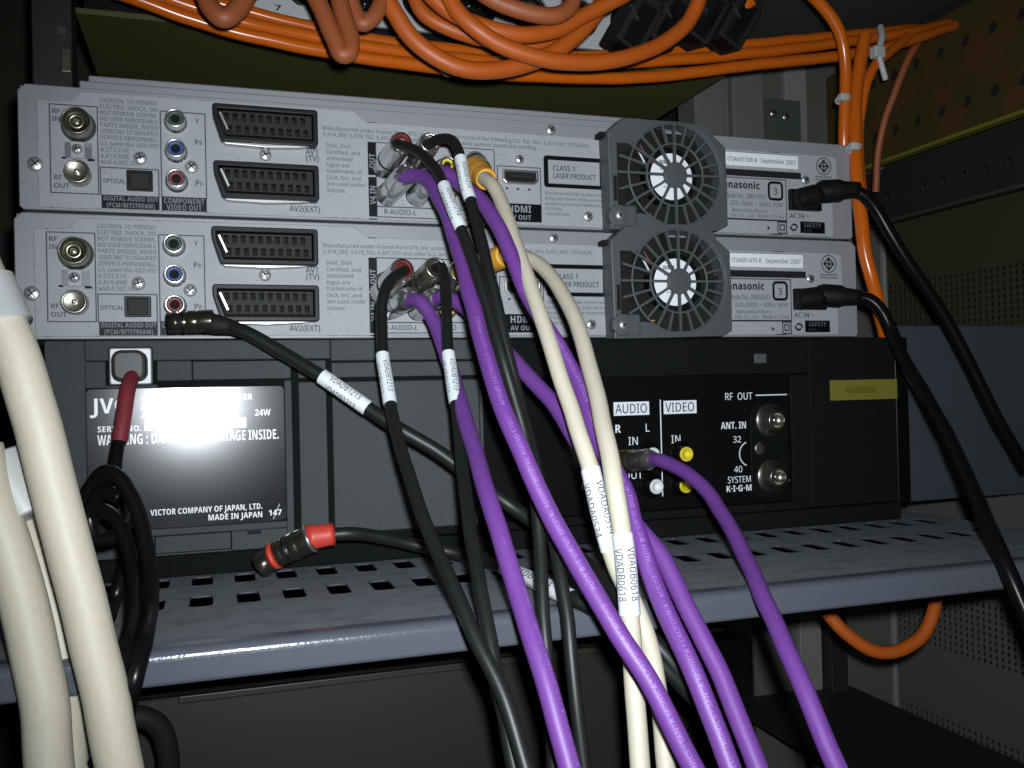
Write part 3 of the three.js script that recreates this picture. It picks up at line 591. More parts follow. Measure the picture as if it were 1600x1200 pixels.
function railGeo(x, y0, y1, z0, z1, rows, pitch, r, start) {
  const s = new THREE.Shape(); [[z0, y0], [z1, y0], [z1, y1], [z0, y1]].forEach((q, i) => i ? s.lineTo(-q[0] * S, q[1] * S) : s.moveTo(-q[0] * S, q[1] * S)); s.closePath();
  for (const y of rows) for (let z = start; z < z1 - 8; z += pitch) if (z > z0 + 8) s.holes.push(roundPath(-z, y, r));
  const g = new THREE.ExtrudeGeometry(s, { depth: 2 * S, bevelEnabled: false, curveSegments: 8 });
  return g.rotateY(Math.PI / 2).translate(x * S, 0, 0);
}
{
  const oliveBrown = M(1, 1, 1, 0.6);
  oliveBrown.map = noiseTexture(256, (u, v) => { const b = noise2(u * 4, v * 4) + 0.5 * noise2(u * 13, v * 13) + 0.3 * noise2(u * 50, v * 50); const k = THREE.MathUtils.smoothstep(b, -0.4, 0.6); return [58 + 16 * k, 53 - 4 * k, 16]; }, true);  // olive mottled with an orange-brown tint
  oliveBrown.map.repeat.set(6, 6);
  const t = thing('slotted_rail', 'upper right slotted steel rail, olive and brown, behind the orange cables', 'rail', [550, 80, -140]);
  put('web', railGeo(550, 80, 163, -460, 140, [100, 140], 22, 4, -452), oliveBrown, t);
  put('dark_backing', box(556, 557, 82, 162, -458, 138), hollow, t);  // added dark sheet, stands in for the shade behind the web's holes
  put('lower_edge', box(544, 552, 77.4, 80, -460, 140, 0.8), M(0.16, 0.14, 0.02, 0.45), t);  // brighter yellow: the lit look of this edge is put into its colour
  const u = thing('slotted_rail', 'black slotted steel rail with a row of pale holes, right of the orange cables', 'rail', [556, 38, -140]);
  put('web', railGeo(556, 36, 77.2, -460, 140, [54.5], 18, 3, -459), postBlack, u);
  put('lower_edge', box(549, 556, 34.6, 36.6, -460, 140, 0.6), M(0.045, 0.042, 0.035, 0.5), u);
  const w = thing('slotted_rail', 'lowest black slotted rail, below the shelf at the lower right', 'rail', [550, -360, -140]);
  put('web', railGeo(550, -400, -322, -460, 140, [-350], 22, 3, -452), postBlack, w);
  put('flange', box(440, 550, -324, -322, -460, 140), postBlack, w);
  const x = thing('slotted_rail', 'dark top rail crossing the upper right corner', 'rail', [556, 170, -140]);
  put('web', railGeo(560, 164, 176, -460, 140, [], 22, 3, 0), postBlack, x);
}
{
  // cabinet side wall with bands of square perforations, made of bars
  const t = thing('cabinet_side_wall', 'grey green cabinet side wall with bands of square perforations, at the right', 'cabinet wall', [602, -60, -160]);
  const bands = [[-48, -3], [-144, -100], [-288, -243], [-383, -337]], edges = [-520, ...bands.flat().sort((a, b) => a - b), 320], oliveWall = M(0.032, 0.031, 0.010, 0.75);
  const solid = [];
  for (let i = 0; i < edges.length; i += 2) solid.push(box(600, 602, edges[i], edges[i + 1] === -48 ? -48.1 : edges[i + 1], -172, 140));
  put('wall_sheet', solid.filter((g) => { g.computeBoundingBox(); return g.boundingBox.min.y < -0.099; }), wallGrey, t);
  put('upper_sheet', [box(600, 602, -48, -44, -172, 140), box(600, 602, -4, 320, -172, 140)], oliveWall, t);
  for (const [y0, y1] of bands) {
    const bars = [];
    for (let y = y0 + 1.2; y < y1; y += 4.9) bars.push(box(600.1, 601.9, y - 1, y + 1, -172, 140));
    for (let z = -170; z < 138; z += 5.3) bars.push(box(600.2, 601.8, y0, y1, z - 1.05, z + 1.05));
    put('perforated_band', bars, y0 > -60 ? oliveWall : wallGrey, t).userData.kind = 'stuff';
  }
  put('outer_skin', box(612, 614, -520, 320, -172, 140), blackRough, t);
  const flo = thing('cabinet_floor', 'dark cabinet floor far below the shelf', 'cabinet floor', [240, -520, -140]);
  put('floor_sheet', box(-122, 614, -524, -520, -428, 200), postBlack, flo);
  const b = thing('cabinet_back_wall', 'plain grey cabinet back wall beyond the rack, in its right rear corner', 'cabinet wall', [520, -60, -176]);
  put('wall_sheet', [box(470, 602, -520, 320, -178, -175)], wallGrey, b);
  put('corner_bead', box(597, 602, -520, 320, -174.8, -170, 1), M(0.2, 0.205, 0.18, 0.6), b);
  put('post_strip', box(508, 528, -520, 320, -178, -170, 1), M(0.2, 0.205, 0.17, 0.6), b);
  const p = thing('rack_post', 'dark rack post standing behind the right end of the shelf', 'rack post', [536, -60, -176]);
  put('post', box(529, 544, -520, 30, -178, -160, 0.6), postBlack, p);
  const pil = thing('rear_pillar', 'pale grey folded pillar behind the fan of the upper dvd recorder', 'pillar', [445, 100, -170]);
  put('pillar', [box(416, 441, 30, 160, -176, -150, 1), box(441, 449, 30, 160, -176, -158, 0.5), box(449, 476, 30, 160, -176, -152, 1)], M(0.12, 0.125, 0.11, 0.65), pil);
  put('bolt', [zdisc(486, 124, -156, [[3, 0], [2.6, 2], [0, 2]], 10), zdisc(497, 122, -156, [[3, 0], [2.6, 2], [0, 2]], 10)], dullMetal, pil);
  put('bracket', box(476, 512, 90, 136, -176, -157, 0.5), M(0.055, 0.062, 0.048, 0.65), pil);
  const pl = thing('blue_grey_cover', 'plain blue grey steel cover right of the black video recorder', 'cover plate', [545, -110, -50]);
  put('cover', box(474, 598, -157, -48, -25, -21, 1), M(0.042, 0.052, 0.062, 0.55), pl);
  const cl = thing('overhead_plate', 'dark grey green steel plate high at the top right', 'plate', [520, 190, -140]);
  put('plate', box(390, 600, 186, 190, -440, 140, 1), oliveGrey, cl);
  const lp = thing('rack_post', 'black rack post behind the left end of the dvd recorders', 'rack post', [6, 66, -62]);
  put('post', [box(-3, 15, 66, 320, -72, -54, 0.8)], postBlack, lp);
  put('post_fitting', [box(10, 14.6, 78, 90, -54, -52, 0.6), box(9, 13, 96, 100, -54, -51)], nickel, lp);
  const lw = thing('cabinet_side_wall', 'dark green cabinet side wall behind the thick cream cables at the left', 'cabinet wall', [-120, -60, -140]);
  put('wall_sheet', box(-122, -118, -520, 320, -400, 140), M(0.03, 0.045, 0.02, 0.7), lw);
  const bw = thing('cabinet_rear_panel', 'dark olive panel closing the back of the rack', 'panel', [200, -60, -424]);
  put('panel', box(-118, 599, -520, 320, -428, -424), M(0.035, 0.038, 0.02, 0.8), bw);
  // equipment on the next shelf down
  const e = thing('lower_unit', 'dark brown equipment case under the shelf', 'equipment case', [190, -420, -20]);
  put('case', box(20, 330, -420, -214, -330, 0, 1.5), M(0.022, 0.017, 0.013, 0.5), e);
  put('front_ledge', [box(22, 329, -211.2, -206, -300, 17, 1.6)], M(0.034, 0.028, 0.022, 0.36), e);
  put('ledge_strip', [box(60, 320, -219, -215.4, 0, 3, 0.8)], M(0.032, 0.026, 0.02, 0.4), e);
}

// ---------------------------------------------------------------- plugs and cables
function along(A, B, k) { return [A[0] + (B[0] - A[0]) * k, A[1] + (B[1] - A[1]) * k, A[2] + (B[2] - A[2]) * k]; }
const dist = (A, B) => Math.hypot(A[0] - B[0], A[1] - B[1], A[2] - B[2]);
function chromePlug(t, A, B, r, tip, style) {
  const L = dist(A, B), pr = style === 'purple'
    ? [[0, 0], [r, 0], [r, L * 0.42], [r * 0.93, L * 0.43], [r * 0.93, L * 0.46], [r, L * 0.47], [r, L * 0.78], [r * 0.9, L * 0.86], [r * 0.62, L], [0, L]]
    : style === 'ribbed' || style === 'dark' ? [[0, 0], [r * 0.95, 0], [r * 0.95, L * 0.2], [r * 0.85, L * 0.22], [r * 0.95, L * 0.25], [r * 0.95, L * 0.4], [r * 0.82, L * 0.42], [r, L * 0.45], [r, L * 0.62], [r * 0.88, L * 0.64], [r, L * 0.67], [r, L * 0.95], [r * 0.92, L], [r * 0.7, L], [r * 0.68, L * 0.93], [0, L * 0.93]]
    : [[0, 0], [r, 0], [r, L * 0.3], [r * 0.92, L * 0.31], [r * 0.92, L * 0.36], [r, L * 0.37], [r, L * 0.93], [r * 0.9, L], [r * 0.72, L], [r * 0.7, L * 0.94], [0, L * 0.94]];
  const p = put('plug_shell', turned(A, B, pr), style === 'ribbed' ? nickel : style === 'dark' ? darkMetal : chrome, t);
  if (style !== 'purple') obj('insulating_band', into(t, turned(along(A, B, 0.335), B, [[r * 0.93, -0.5], [r * 1.02, -0.4], [r * 1.02, 0.4], [r * 0.93, 0.5]]))[0], black, p);
  if (tip) obj('colour_ring', into(t, turned(along(A, B, 0.9), B, [[r * 0.78, 0], [r * 0.76, L * 0.13], [r * 0.5, L * 0.13], [r * 0.44, 0]]))[0], tip, p);
  return p;
}
function cable(label, group, category, name, pts, r, mat, seg = 110) {
  const t = thing(name, label, category, pts[0], group);
  put('jacket', cableGeo(pts, r, 0, 1, 0, seg), mat, t);
  return t;
}
const PUR = 'purple audio cables', BLK = 'thin black audio cables', CRM = 'cream video cables', ORG = 'orange network cables', PWR = 'black mains cords';
{ // purple cables: base of plug, tip of plug, then the run
  const runs = [
    ['purple cable from the upper dvd recorder, lettered CALIFORNIA, crossing in front of black ones', [[158.1, 11.8, 6.0], [162.7, 16.2, 38.0]], [[160.5, 14.5, 34.0], [167.0, 12.2, 44.0], [171.0, -3.3, 62.0], [172.5, -21.4, 78.0], [171.4, -46.7, 102.0], [170.5, -68.1, 122.0], [170.4, -89.7, 142.0], [173.2, -103.3, 153.0], [177.6, -119.5, 161.0], [185.0, -141.1, 175.0], [190.8, -155.7, 185.0], [197.4, -170.0, 193.0], [206.6, -194.5, 203.0]], 'front'],
    ['purple cable from the upper dvd recorder that dives between the two cream cables', [[173.0, 12.1, 6.0], [173.2, 15.6, 38.0]], [[171.8, 13.2, 28.0], [175.3, 14.4, 46.0], [181.8, 6.2, 56.0], [187.3, -2.3, 66.0], [190.7, -14.5, 77.0], [193.8, -28.6, 86.0], [196.0, -41.9, 93.0], [201.3, -55.7, 99.0], [206.9, -67.3, 104.0], [210.2, -82.1, 114.0], [209.9, -100.8, 130.0], [211.7, -113.0, 142.0], [212.2, -120.8, 150.0], [211.5, -128.6, 156.0], [211.3, -137.6, 163.0], [212.0, -146.6, 169.0], [212.2, -154.4, 176.0], [213.6, -169.1, 189.0], [215.7, -181.6, 196.0], [217.9, -195.8, 204.0]], 'front'],
    ['purple cable curving down from the lower dvd recorder, leftmost of the purple ones', [[158.5, -42.5, 10.0], [162.4, -39.5, 36.0]], [[160.6, -41.2, 30.0], [164.8, -42.4, 42.0], [169.0, -50.6, 48.0], [171.1, -63.2, 58.0], [171.1, -77.3, 74.0], [168.4, -100.7, 108.0], [165.3, -123.7, 145.0], [165.9, -146.7, 168.0], [166.7, -163.8, 185.0], [169.4, -190.0, 200.0]], 'edge'],
    ['purple cable from the lower dvd recorder running slanting behind the cream cables', [[171.5, -43.3, 10.0], [174.1, -39.4, 36.0]], [[172.5, -41.1, 30.0], [176.9, -40.4, 40.0], [183.2, -45.7, 48.0], [187.8, -52.9, 56.0], [191.9, -63.5, 70.0], [196.0, -72.1, 82.0], [200.5, -80.8, 92.0], [204.7, -89.3, 102.0], [207.6, -102.6, 116.0], [212.4, -115.7, 128.0], [215.9, -124.7, 134.0], [220.6, -133.9, 142.0], [223.8, -141.0, 150.0], [225.5, -150.3, 158.0], [226.8, -159.7, 166.0], [227.9, -167.0, 172.0], [229.3, -174.6, 178.0], [230.9, -200.2, 198.0]], 'back'],
  ];
  for (const [label, [A, B], pts, kind] of runs) {
    const t = cable(label, PUR, 'audio cable', 'purple_cable', pts, 3.2, { front: purpleFront, edge: purpleEdge, back: purpleBack }[kind], 150);
    chromePlug(t, A, B, 5.3, null, 'purple');
  }
  const [A, B] = [[268.9, -119.7, 22.0], [270.7, -116.1, 56.0]];
  const pts = [[270.4, -116.8, 50.0], [271.2, -116.5, 60.0], [274.1, -118.7, 68.0], [276.9, -123.1, 80.0], [278.2, -128.4, 90.0], [277.4, -134.8, 101.0], [270.9, -147.7, 128.0], [260.4, -161.5, 160.0], [254.3, -178.2, 186.0], [253.1, -200.4, 206.0]];
  const t = cable('purple cable plugged into the black video recorder, rightmost of the purple ones', PUR, 'audio cable', 'purple_cable', pts, 3.2, purpleEdge, 150);
  chromePlug(t, A, B, 5.2, null, 'purple');
  put('plug_thread', [0, 1, 2, 3, 4].map((i) => turned(along(A, B, 0.05 + i * 0.08), B, [[5, 0], [5.6, 0.6], [5.6, 1.2], [5, 1.8]])), gold, t);
}
{ // thin black cables with red or black plugs
  const tail1 = [[156.4, 28.4, 36.0], [161.3, 23.5, 48.0], [165.1, 17.0, 58.0], [168.1, 8.2, 68.0], [169.2, -0.5, 76.0], [170.4, -11.6, 85.0], [172.2, -22.0, 92.0], [174.1, -38.8, 102.0], [176.4, -54.3, 110.0], [178.5, -71.4, 118.0], [181.7, -87.9, 122.0], [184.1, -101.8, 126.0], [184.3, -117.2, 134.0], [182.2, -135.9, 143.0], [179.5, -151.2, 152.0], [178.0, -164.3, 158.0], [177.1, -181.2, 163.0], [176.3, -203.5, 168.0]];
  const t1 = cable('thin black cable from the red-tipped upper plug, label sleeve just below the dvd recorder sockets', BLK, 'audio cable', 'black_cable', tail1, 2.3, cableBlack);
  chromePlug(t1, ...[[156.6, 24.6, 7.0], [159.5, 28.6, 38.0]], 5.2, red);
  sleeve(tail1, 2.3, uAt(tail1, [[168.7, 1.0, 74.0]][0]), uAt(tail1, [[171.7, -19.1, 90.0]][0]), sleeveMat('VDADB1214'), t1);
  const tail2 = [[170.4, 28.1, 36.0], [174.1, 27.7, 50.0], [177.1, 24.9, 58.0], [178.5, 19.2, 63.0], [178.6, 10.9, 68.0], [178.7, 2.3, 73.0], [179.6, -7.4, 79.0], [180.1, -15.7, 84.0], [180.5, -32.6, 94.0], [181.6, -48.6, 102.0], [182.7, -66.2, 109.0], [184.9, -80.8, 113.0], [186.6, -95.1, 118.0], [188.6, -117.9, 128.0], [188.6, -132.6, 138.0], [187.4, -148.1, 150.0], [186.5, -163.2, 158.0], [185.8, -180.3, 163.0], [186.6, -205.0, 168.0]];
  const t2 = cable('thin black cable arching over the upper plugs, second label sleeve from the left', BLK, 'audio cable', 'black_cable', tail2, 2.3, cableBlack);
  chromePlug(t2, ...[[171.8, 26.1, 7.0], [172.3, 29.4, 38.0]], 5, null);
  sleeve(tail2, 2.3, uAt(tail2, [[178.4, 14.9, 65.0]][0]), uAt(tail2, [[179.4, -4.9, 77.0]][0]), sleeveMat('VDADB1214'), t2);
  const tail3 = [[157.6, -29.4, 32.0], [158.9, -28.7, 40.0], [152.1, -33.2, 48.0], [148.3, -37.6, 52.0], [145.8, -44.1, 56.0], [144.6, -52.5, 60.0], [142.8, -67.6, 70.0], [142.8, -76.8, 77.0], [142.7, -87.5, 86.0], [143.1, -101.3, 100.0], [144.1, -116.4, 118.0], [145.4, -130.3, 136.0], [148.2, -145.5, 158.0], [151.1, -158.3, 172.0], [155.7, -171.7, 182.0], [159.4, -191.5, 192.0]];
  const t3 = cable('thin black cable from the red-tipped lower plug with a white sleeve below the dvd recorders', BLK, 'audio cable', 'black_cable', tail3, 2.4, cableBlack);
  chromePlug(t3, ...[[153.8, -35.6, 10.0], [158.8, -27.9, 38.0]], 5.6, red);
  sleeve(tail3, 2.4, uAt(tail3, [[142.8, -67.6, 70.0]][0]), uAt(tail3, [[142.7, -87.5, 86.0]][0]), sleeveMat('VDADB1213'), t3);
  const tail4 = [[173.1, -27.6, 34.0], [175.3, -27.5, 42.0], [174.8, -33.4, 48.0], [174.0, -41.4, 54.0], [172.0, -52.6, 62.0], [169.7, -67.4, 72.0], [169.3, -77.4, 79.0], [168.3, -87.6, 88.0], [165.3, -107.9, 106.0], [160.1, -131.1, 135.0], [157.5, -148.4, 156.0], [156.9, -168.6, 172.0], [159.2, -195.4, 182.0]];
  const t4 = cable('thin black cable hanging from the ribbed lower plug, white sleeve beside the leftmost purple cable', BLK, 'audio cable', 'black_cable', tail4, 2.4, cableBlack);
  chromePlug(t4, ...[[169.2, -33.6, 10.0], [173.9, -27.0, 38.0]], 5.4, null, 'ribbed');
  sleeve(tail4, 2.4, uAt(tail4, [[169.7, -67.4, 72.0]][0]), uAt(tail4, [[168.3, -87.6, 88.0]][0]), sleeveMat('VDADB1213'), t4);
  const tail5 = [[77.4, -50.7, 30.0], [83.0, -52.6, 33.0], [89.6, -55.3, 37.0], [105.1, -64.7, 44.0], [119.9, -74.8, 52.0], [137.9, -89.0, 62.0], [148.5, -97.1, 68.0], [163.4, -106.7, 72.0], [178.5, -119.0, 75.0], [193.9, -131.2, 78.0], [205.3, -141.1, 92.0], [210.1, -148.3, 110.0], [211.4, -153.2, 128.0], [211.8, -158.7, 146.0], [217.8, -168.7, 153.0], [224.7, -178.4, 158.0], [236.6, -194.1, 160.0], [258.6, -220.3, 160.0]];
  const t5 = cable('black cable slanting down across the video recorder from a dangling dark plug', BLK, 'audio cable', 'black_cable', tail5, 3, cableBlack, 150);
  chromePlug(t5, ...[[60.1, -51.5, 30.0], [78.4, -50.6, 32.0]], 4.8, null, 'dark');
  put('plug_boot', turned([[74.3, -51.1, 31.0]][0], [[85.5, -53.4, 34.0]][0], [[0, 0], [4.6, 0], [4.2, 6], [3.2, 12], [0, 12]], 20), blackRough, t5);
  sleeve(tail5, 3, uAt(tail5, [[120.4, -75.1, 52.0]][0]), uAt(tail5, [[138.1, -89.0, 62.0]][0]), sleeveMat('VDADB1213'), t5);
  const tail6 = [[121.6, -141.3, 52.0], [130.2, -141.2, 53.0], [142.7, -143.6, 50.0], [159.6, -148.7, 48.0], [177.9, -153.3, 54.0], [185.2, -154.3, 68.0], [188.5, -154.9, 86.0], [191.5, -155.2, 114.0], [195.2, -156.4, 138.0], [200.9, -159.2, 146.0], [211.1, -167.2, 152.0], [223.4, -181.1, 158.0], [236.5, -196.2, 160.0], [253.4, -219.5, 160.0]];
  const t6 = cable('black cable whose loose red and chrome plug leans on the perforated shelf', BLK, 'audio cable', 'black_cable', tail6, 2.8, cableBlack, 130);
  const [a, b] = [[100.6, -148.9, 47.0], [115.3, -141.9, 52.0]];
  chromePlug(t6, a, b, 5.7, null, 'dark');
  put('plug_tip', turned([[94.2, -153.7, 45.0]][0], a, [[0, 0], [4.4, 0], [5, 1], [5, 7], [0, 7]], 24), darkMetal, t6);
  put('red_band', turned(along(a, b, -0.12), b, [[0, 0], [5.7, 0], [5.7, 2.8], [0, 2.8]], 24), M(0.5, 0.05, 0.03, 0.45), t6);
  put('gold_ring', turned(along(a, b, 0.9), b, [[5.6, 0], [6.1, 0.4], [6.1, 1.2], [5.6, 1.6]], 26), chrome, t6);
  put('red_boot', turned([[112.7, -141.9, 52.0]][0], [[123.4, -141.1, 52.0]][0], [[0, 0], [5.4, 0], [5.1, 3], [4.6, 9.5], [4.9, 11.4], [0, 11.4]], 22), M(0.5, 0.045, 0.03, 0.45), t6);
  sleeve(tail6, 2.8, uAt(tail6, [[186.9, -154.3, 84.0]][0]), uAt(tail6, [[195.7, -156.7, 138.0]][0]), sleeveMat('VDADB1234'), t6);
}
{ // cream video cables
  const c1 = [[195.3, 13.1, 44.0], [196.4, 8.4, 52.0], [197.8, -0.0, 60.0], [197.6, -19.1, 77.0], [197.5, -40.1, 95.0], [197.9, -59.6, 111.0], [198.2, -74.6, 122.0], [198.9, -88.8, 132.0], [199.3, -102.1, 142.0], [200.3, -117.1, 150.0], [201.9, -131.8, 154.0], [204.9, -144.4, 157.0], [209.3, -155.1, 159.0], [212.2, -165.3, 162.0], [212.1, -176.3, 168.0], [210.7, -205.2, 177.0]];
  const t1 = cable('cream cable from the amber boot on the upper dvd recorder, sleeve marked VDADA', CRM, 'video cable', 'cream_cable', c1, 3.1, creamMat, 140);
  chromePlug(t1, ...[[202.6, 30.8, 5.0], [199.5, 20.5, 26.0]], 5.4, null, 'ribbed');
  put('plug_boot', turned([[197.3, 23.2, 22.0]][0], [[197.0, 8.9, 50.0]][0], [[0, 0], [5.6, 0], [5.8, 1], [5.8, 6.4], [5.2, 7], [5.6, 8], [5.6, 13], [4.9, 13.8], [5.1, 15], [5.1, 22], [4.6, 23], [3.1, 23], [3, 20]], 28), amber, t1);
  sleeve(c1, 3.1, uAt(c1, [[199.9, -111.4, 147.0]][0]), uAt(c1, [[203.2, -137.4, 155.0]][0]), sleeveMat('VDADA0534'), t1);
  const c2 = [[201.1, -21.7, 38.0], [205.8, -22.8, 50.0], [211.9, -26.2, 60.0], [215.0, -33.6, 72.0], [215.7, -44.5, 86.0], [215.3, -56.2, 100.0], [212.3, -74.7, 119.0], [209.1, -89.0, 135.0], [205.0, -104.1, 151.0], [202.8, -118.3, 161.0], [203.7, -134.8, 164.0], [204.0, -155.0, 167.0], [202.7, -174.3, 171.0], [200.0, -202.4, 180.0]];
  const t2 = cable('cream cable from the amber boot on the lower dvd recorder, sleeve marked VDADB0618', CRM, 'video cable', 'cream_cable', c2, 3.2, creamMat, 140);
  put('plug_boot', turned([[197.0, -24.0, 20.0]][0], [[203.8, -22.0, 44.0]][0], [[0, 0], [5.2, 0], [5.2, 14], [4.8, 15], [5.4, 16], [5.4, 26], [5, 27], [3.2, 27], [3, 24]], 28), amber, t2);
  chromePlug(t2, ...[[188.0, -31.8, 8.0], [188.0, -27.3, 30.0]], 6.2, amber);
  sleeve(c2, 3.2, uAt(c2, [[202.2, -130.6, 166.0]][0]), uAt(c2, [[199.0, -154.9, 178.0]][0]), sleeveMat('VDADB0618', true, true), t2);
  // thick cream cables close to the eye at the left
  const k1 = [[2.5, -10.6, 140.0], [9.1, -28.9, 142.0], [15.0, -45.4, 144.0], [20.4, -58.4, 147.0], [25.9, -73.0, 149.0], [32.0, -96.5, 151.0], [37.7, -122.9, 153.0], [43.1, -146.1, 155.0], [47.4, -166.6, 157.0], [51.2, -189.1, 158.0]], k2 = [[13.4, -96.3, 140.0], [18.0, -114.7, 142.0], [23.0, -133.0, 144.0], [27.3, -151.2, 146.0], [30.3, -167.2, 148.0], [31.9, -189.2, 150.0]], k3 = [[15.6, -105.0, 124.0], [21.3, -120.6, 126.0], [27.3, -136.3, 128.0], [31.2, -151.7, 130.0], [33.3, -166.8, 132.0], [34.5, -195.9, 134.0]];
  const a = cable('thick cream cable nearest the black video recorder, long and unbroken at the left', CRM, 'video cable', 'thick_cream_cable', k1, 6.3, creamMat, 140);
  put('clear_collar', cableGeo([[16.5, -49.2, 145.0], [19.3, -56.1, 146.0], [22.0, -62.4, 148.0]], 7.9, 0, 1, 0, 20, 24), tieWhite, a);
  const b = cable('thick cream cable at the far left edge, cut off by the frame', CRM, 'video cable', 'thick_cream_cable', k2, 6.5, creamMat, 140);
  const c = cable('thick cream cable, middle of the three at the left, capped by a clear collar', CRM, 'video cable', 'thick_cream_cable', k3, 5.5, creamMat, 140);
  put('clear_collar', turned([[16.3, -99.7, 134.0]][0], [[25.3, -116.9, 137.0]][0], [[0, 0], [7.6, 0], [8.4, 1], [8.4, 19], [7.6, 20], [0, 20]], 26), tieWhite, c);
}
{ // mains cords
  const t = thing('mains_cord', 'mains cord with square black plug and red strain relief, left on the video recorder', 'mains cord', [44, -70, 24], PWR);
  const plug = rectShape(38.6, 51.6, -75.6, -62.8, 4.4);
  put('plug', plate(plug, 22.4, 36, 1.4), M(0.02, 0.018, 0.016, 0.5), t);
  put('strain_relief', cableGeo([[46.1, -73.6, 34.0], [45.3, -78.9, 42.0], [43.9, -89.5, 48.0], [42.5, -99.4, 52.0]], 3, 0, 1, 0, 30, 18), M(0.17, 0.02, 0.028, 0.5), t);
  const loop = [[42.9, -97.0, 51.0], [41.8, -104.6, 55.0], [40.8, -112.3, 60.0], [35.8, -115.0, 68.0], [31.0, -122.9, 78.0], [28.9, -137.4, 86.0], [29.3, -155.7, 94.0], [32.7, -172.7, 104.0], [37.6, -185.5, 112.0], [39.9, -203.0, 118.0]];
  put('cord', cableGeo(loop, 2.5, 0, 1, 0, 120), cordBlack, t);
  const g = thing('mains_cord', 'knotted black mains cord looping over the shelf edge beside the thick cream cables', 'mains cord', [40, -140, 90], PWR);
  put('outer_loop', cableGeo([[33.3, -120.4, 86.0], [38.0, -111.3, 90.0], [44.5, -109.2, 94.0], [50.0, -115.7, 98.0], [53.9, -126.6, 104.0], [56.4, -138.3, 112.0], [57.3, -149.3, 126.0], [56.8, -154.8, 148.0], [54.8, -162.5, 156.0], [51.9, -176.0, 152.0], [50.2, -192.9, 148.0]], 2.6, 0, 1, 0, 130), cordBlack, g);
  put('inner_loop', cableGeo([[35.6, -127.6, 90.0], [39.0, -120.7, 94.0], [44.2, -123.2, 98.0], [48.6, -130.1, 104.0], [51.1, -139.2, 112.0], [52.6, -148.4, 128.0], [52.1, -155.7, 146.0], [50.4, -163.5, 152.0], [47.7, -176.1, 150.0], [43.3, -188.0, 146.0]], 2.4, 0, 1, 0, 130), cordBlack, g);
  put('knot', cableGeo([[33.8, -133.1, 82.0], [35.0, -116.0, 86.0], [41.9, -107.8, 92.0], [48.3, -112.3, 96.0], [49.9, -121.8, 98.0], [45.5, -129.7, 96.0], [38.9, -130.8, 94.0], [36.4, -123.0, 92.0], [40.6, -114.9, 96.0], [46.6, -116.2, 100.0]], 2.5, 0, 1, 0, 150), cordBlack, g);
  put('back_strand', cableGeo([[50.2, -135.1, 100.0], [47.0, -143.4, 92.0], [44.0, -152.0, 92.0], [42.7, -156.1, 100.0], [39.9, -163.1, 112.0], [39.2, -175.8, 124.0], [38.1, -198.1, 130.0]], 2.4, 0, 1, 0, 80), cordBlack, g);
  const h = thing('mains_cord', 'black cord coiled in shadow below the shelf at the lower left', 'mains cord', [60, -230, 60], PWR);
  put('cord', cableGeo([[26.6, -215.4, 60.0], [35.9, -208.2, 64.0], [47.1, -202.5, 64.0], [54.7, -207.1, 62.0], [58.3, -217.6, 60.0], [58.5, -229.4, 58.0]], 4.2, 0, 1, 0, 80), blackRough, h);
  // right: the two cords plugged into the recorders
  const cords = [
    ['black mains cord plugged into the upper dvd recorder, sweeping down to the right edge', [[389.6, 19.6, 14.0], [402.6, 22.8, 18.0], [412.0, 23.1, 22.0]], [[412.8, 23.2, 20.0], [417.9, 20.1, 24.0], [422.8, 11.8, 28.0], [429.1, -1.2, 31.0], [438.7, -18.8, 34.0], [454.8, -43.5, 38.0], [469.2, -71.8, 42.0], [481.8, -100.1, 46.0], [500.1, -133.2, 50.0]], 0],
    ['black mains cord plugged into the lower dvd recorder, running past the yellow tape label', [[387.2, -36.3, 16.0], [399.1, -35.2, 20.0], [408.9, -36.4, 26.0]], [[409.3, -36.2, 24.0], [415.2, -38.2, 30.0], [420.0, -44.8, 34.0], [423.2, -56.8, 38.0], [419.2, -71.6, 50.0], [414.5, -88.3, 68.0], [404.7, -110.0, 94.0], [388.9, -132.5, 124.0], [374.9, -152.2, 150.0], [375.3, -175.8, 162.0], [379.3, -202.3, 170.0]], 1],
  ];
  for (const [label, [a, b, c], pts] of cords) {
    const q = thing('mains_cord', label, 'mains cord', a, PWR);
    put('plug', [turned(a, b, [[0, -6], [5.2, -6], [6, -5], [6, 4], [5, 8], [0, 8]], 8), turned(b, c, [[0, -8], [5.2, -8], [6.3, -5], [6.1, 4], [4.8, 7], [4.4, 11], [3.7, 15], [0, 15]], 10)], plugBlack, q);
    put('cord', cableGeo(pts, 3.4, 0, 1, 0, 110), leadBlack, q);
  }
}
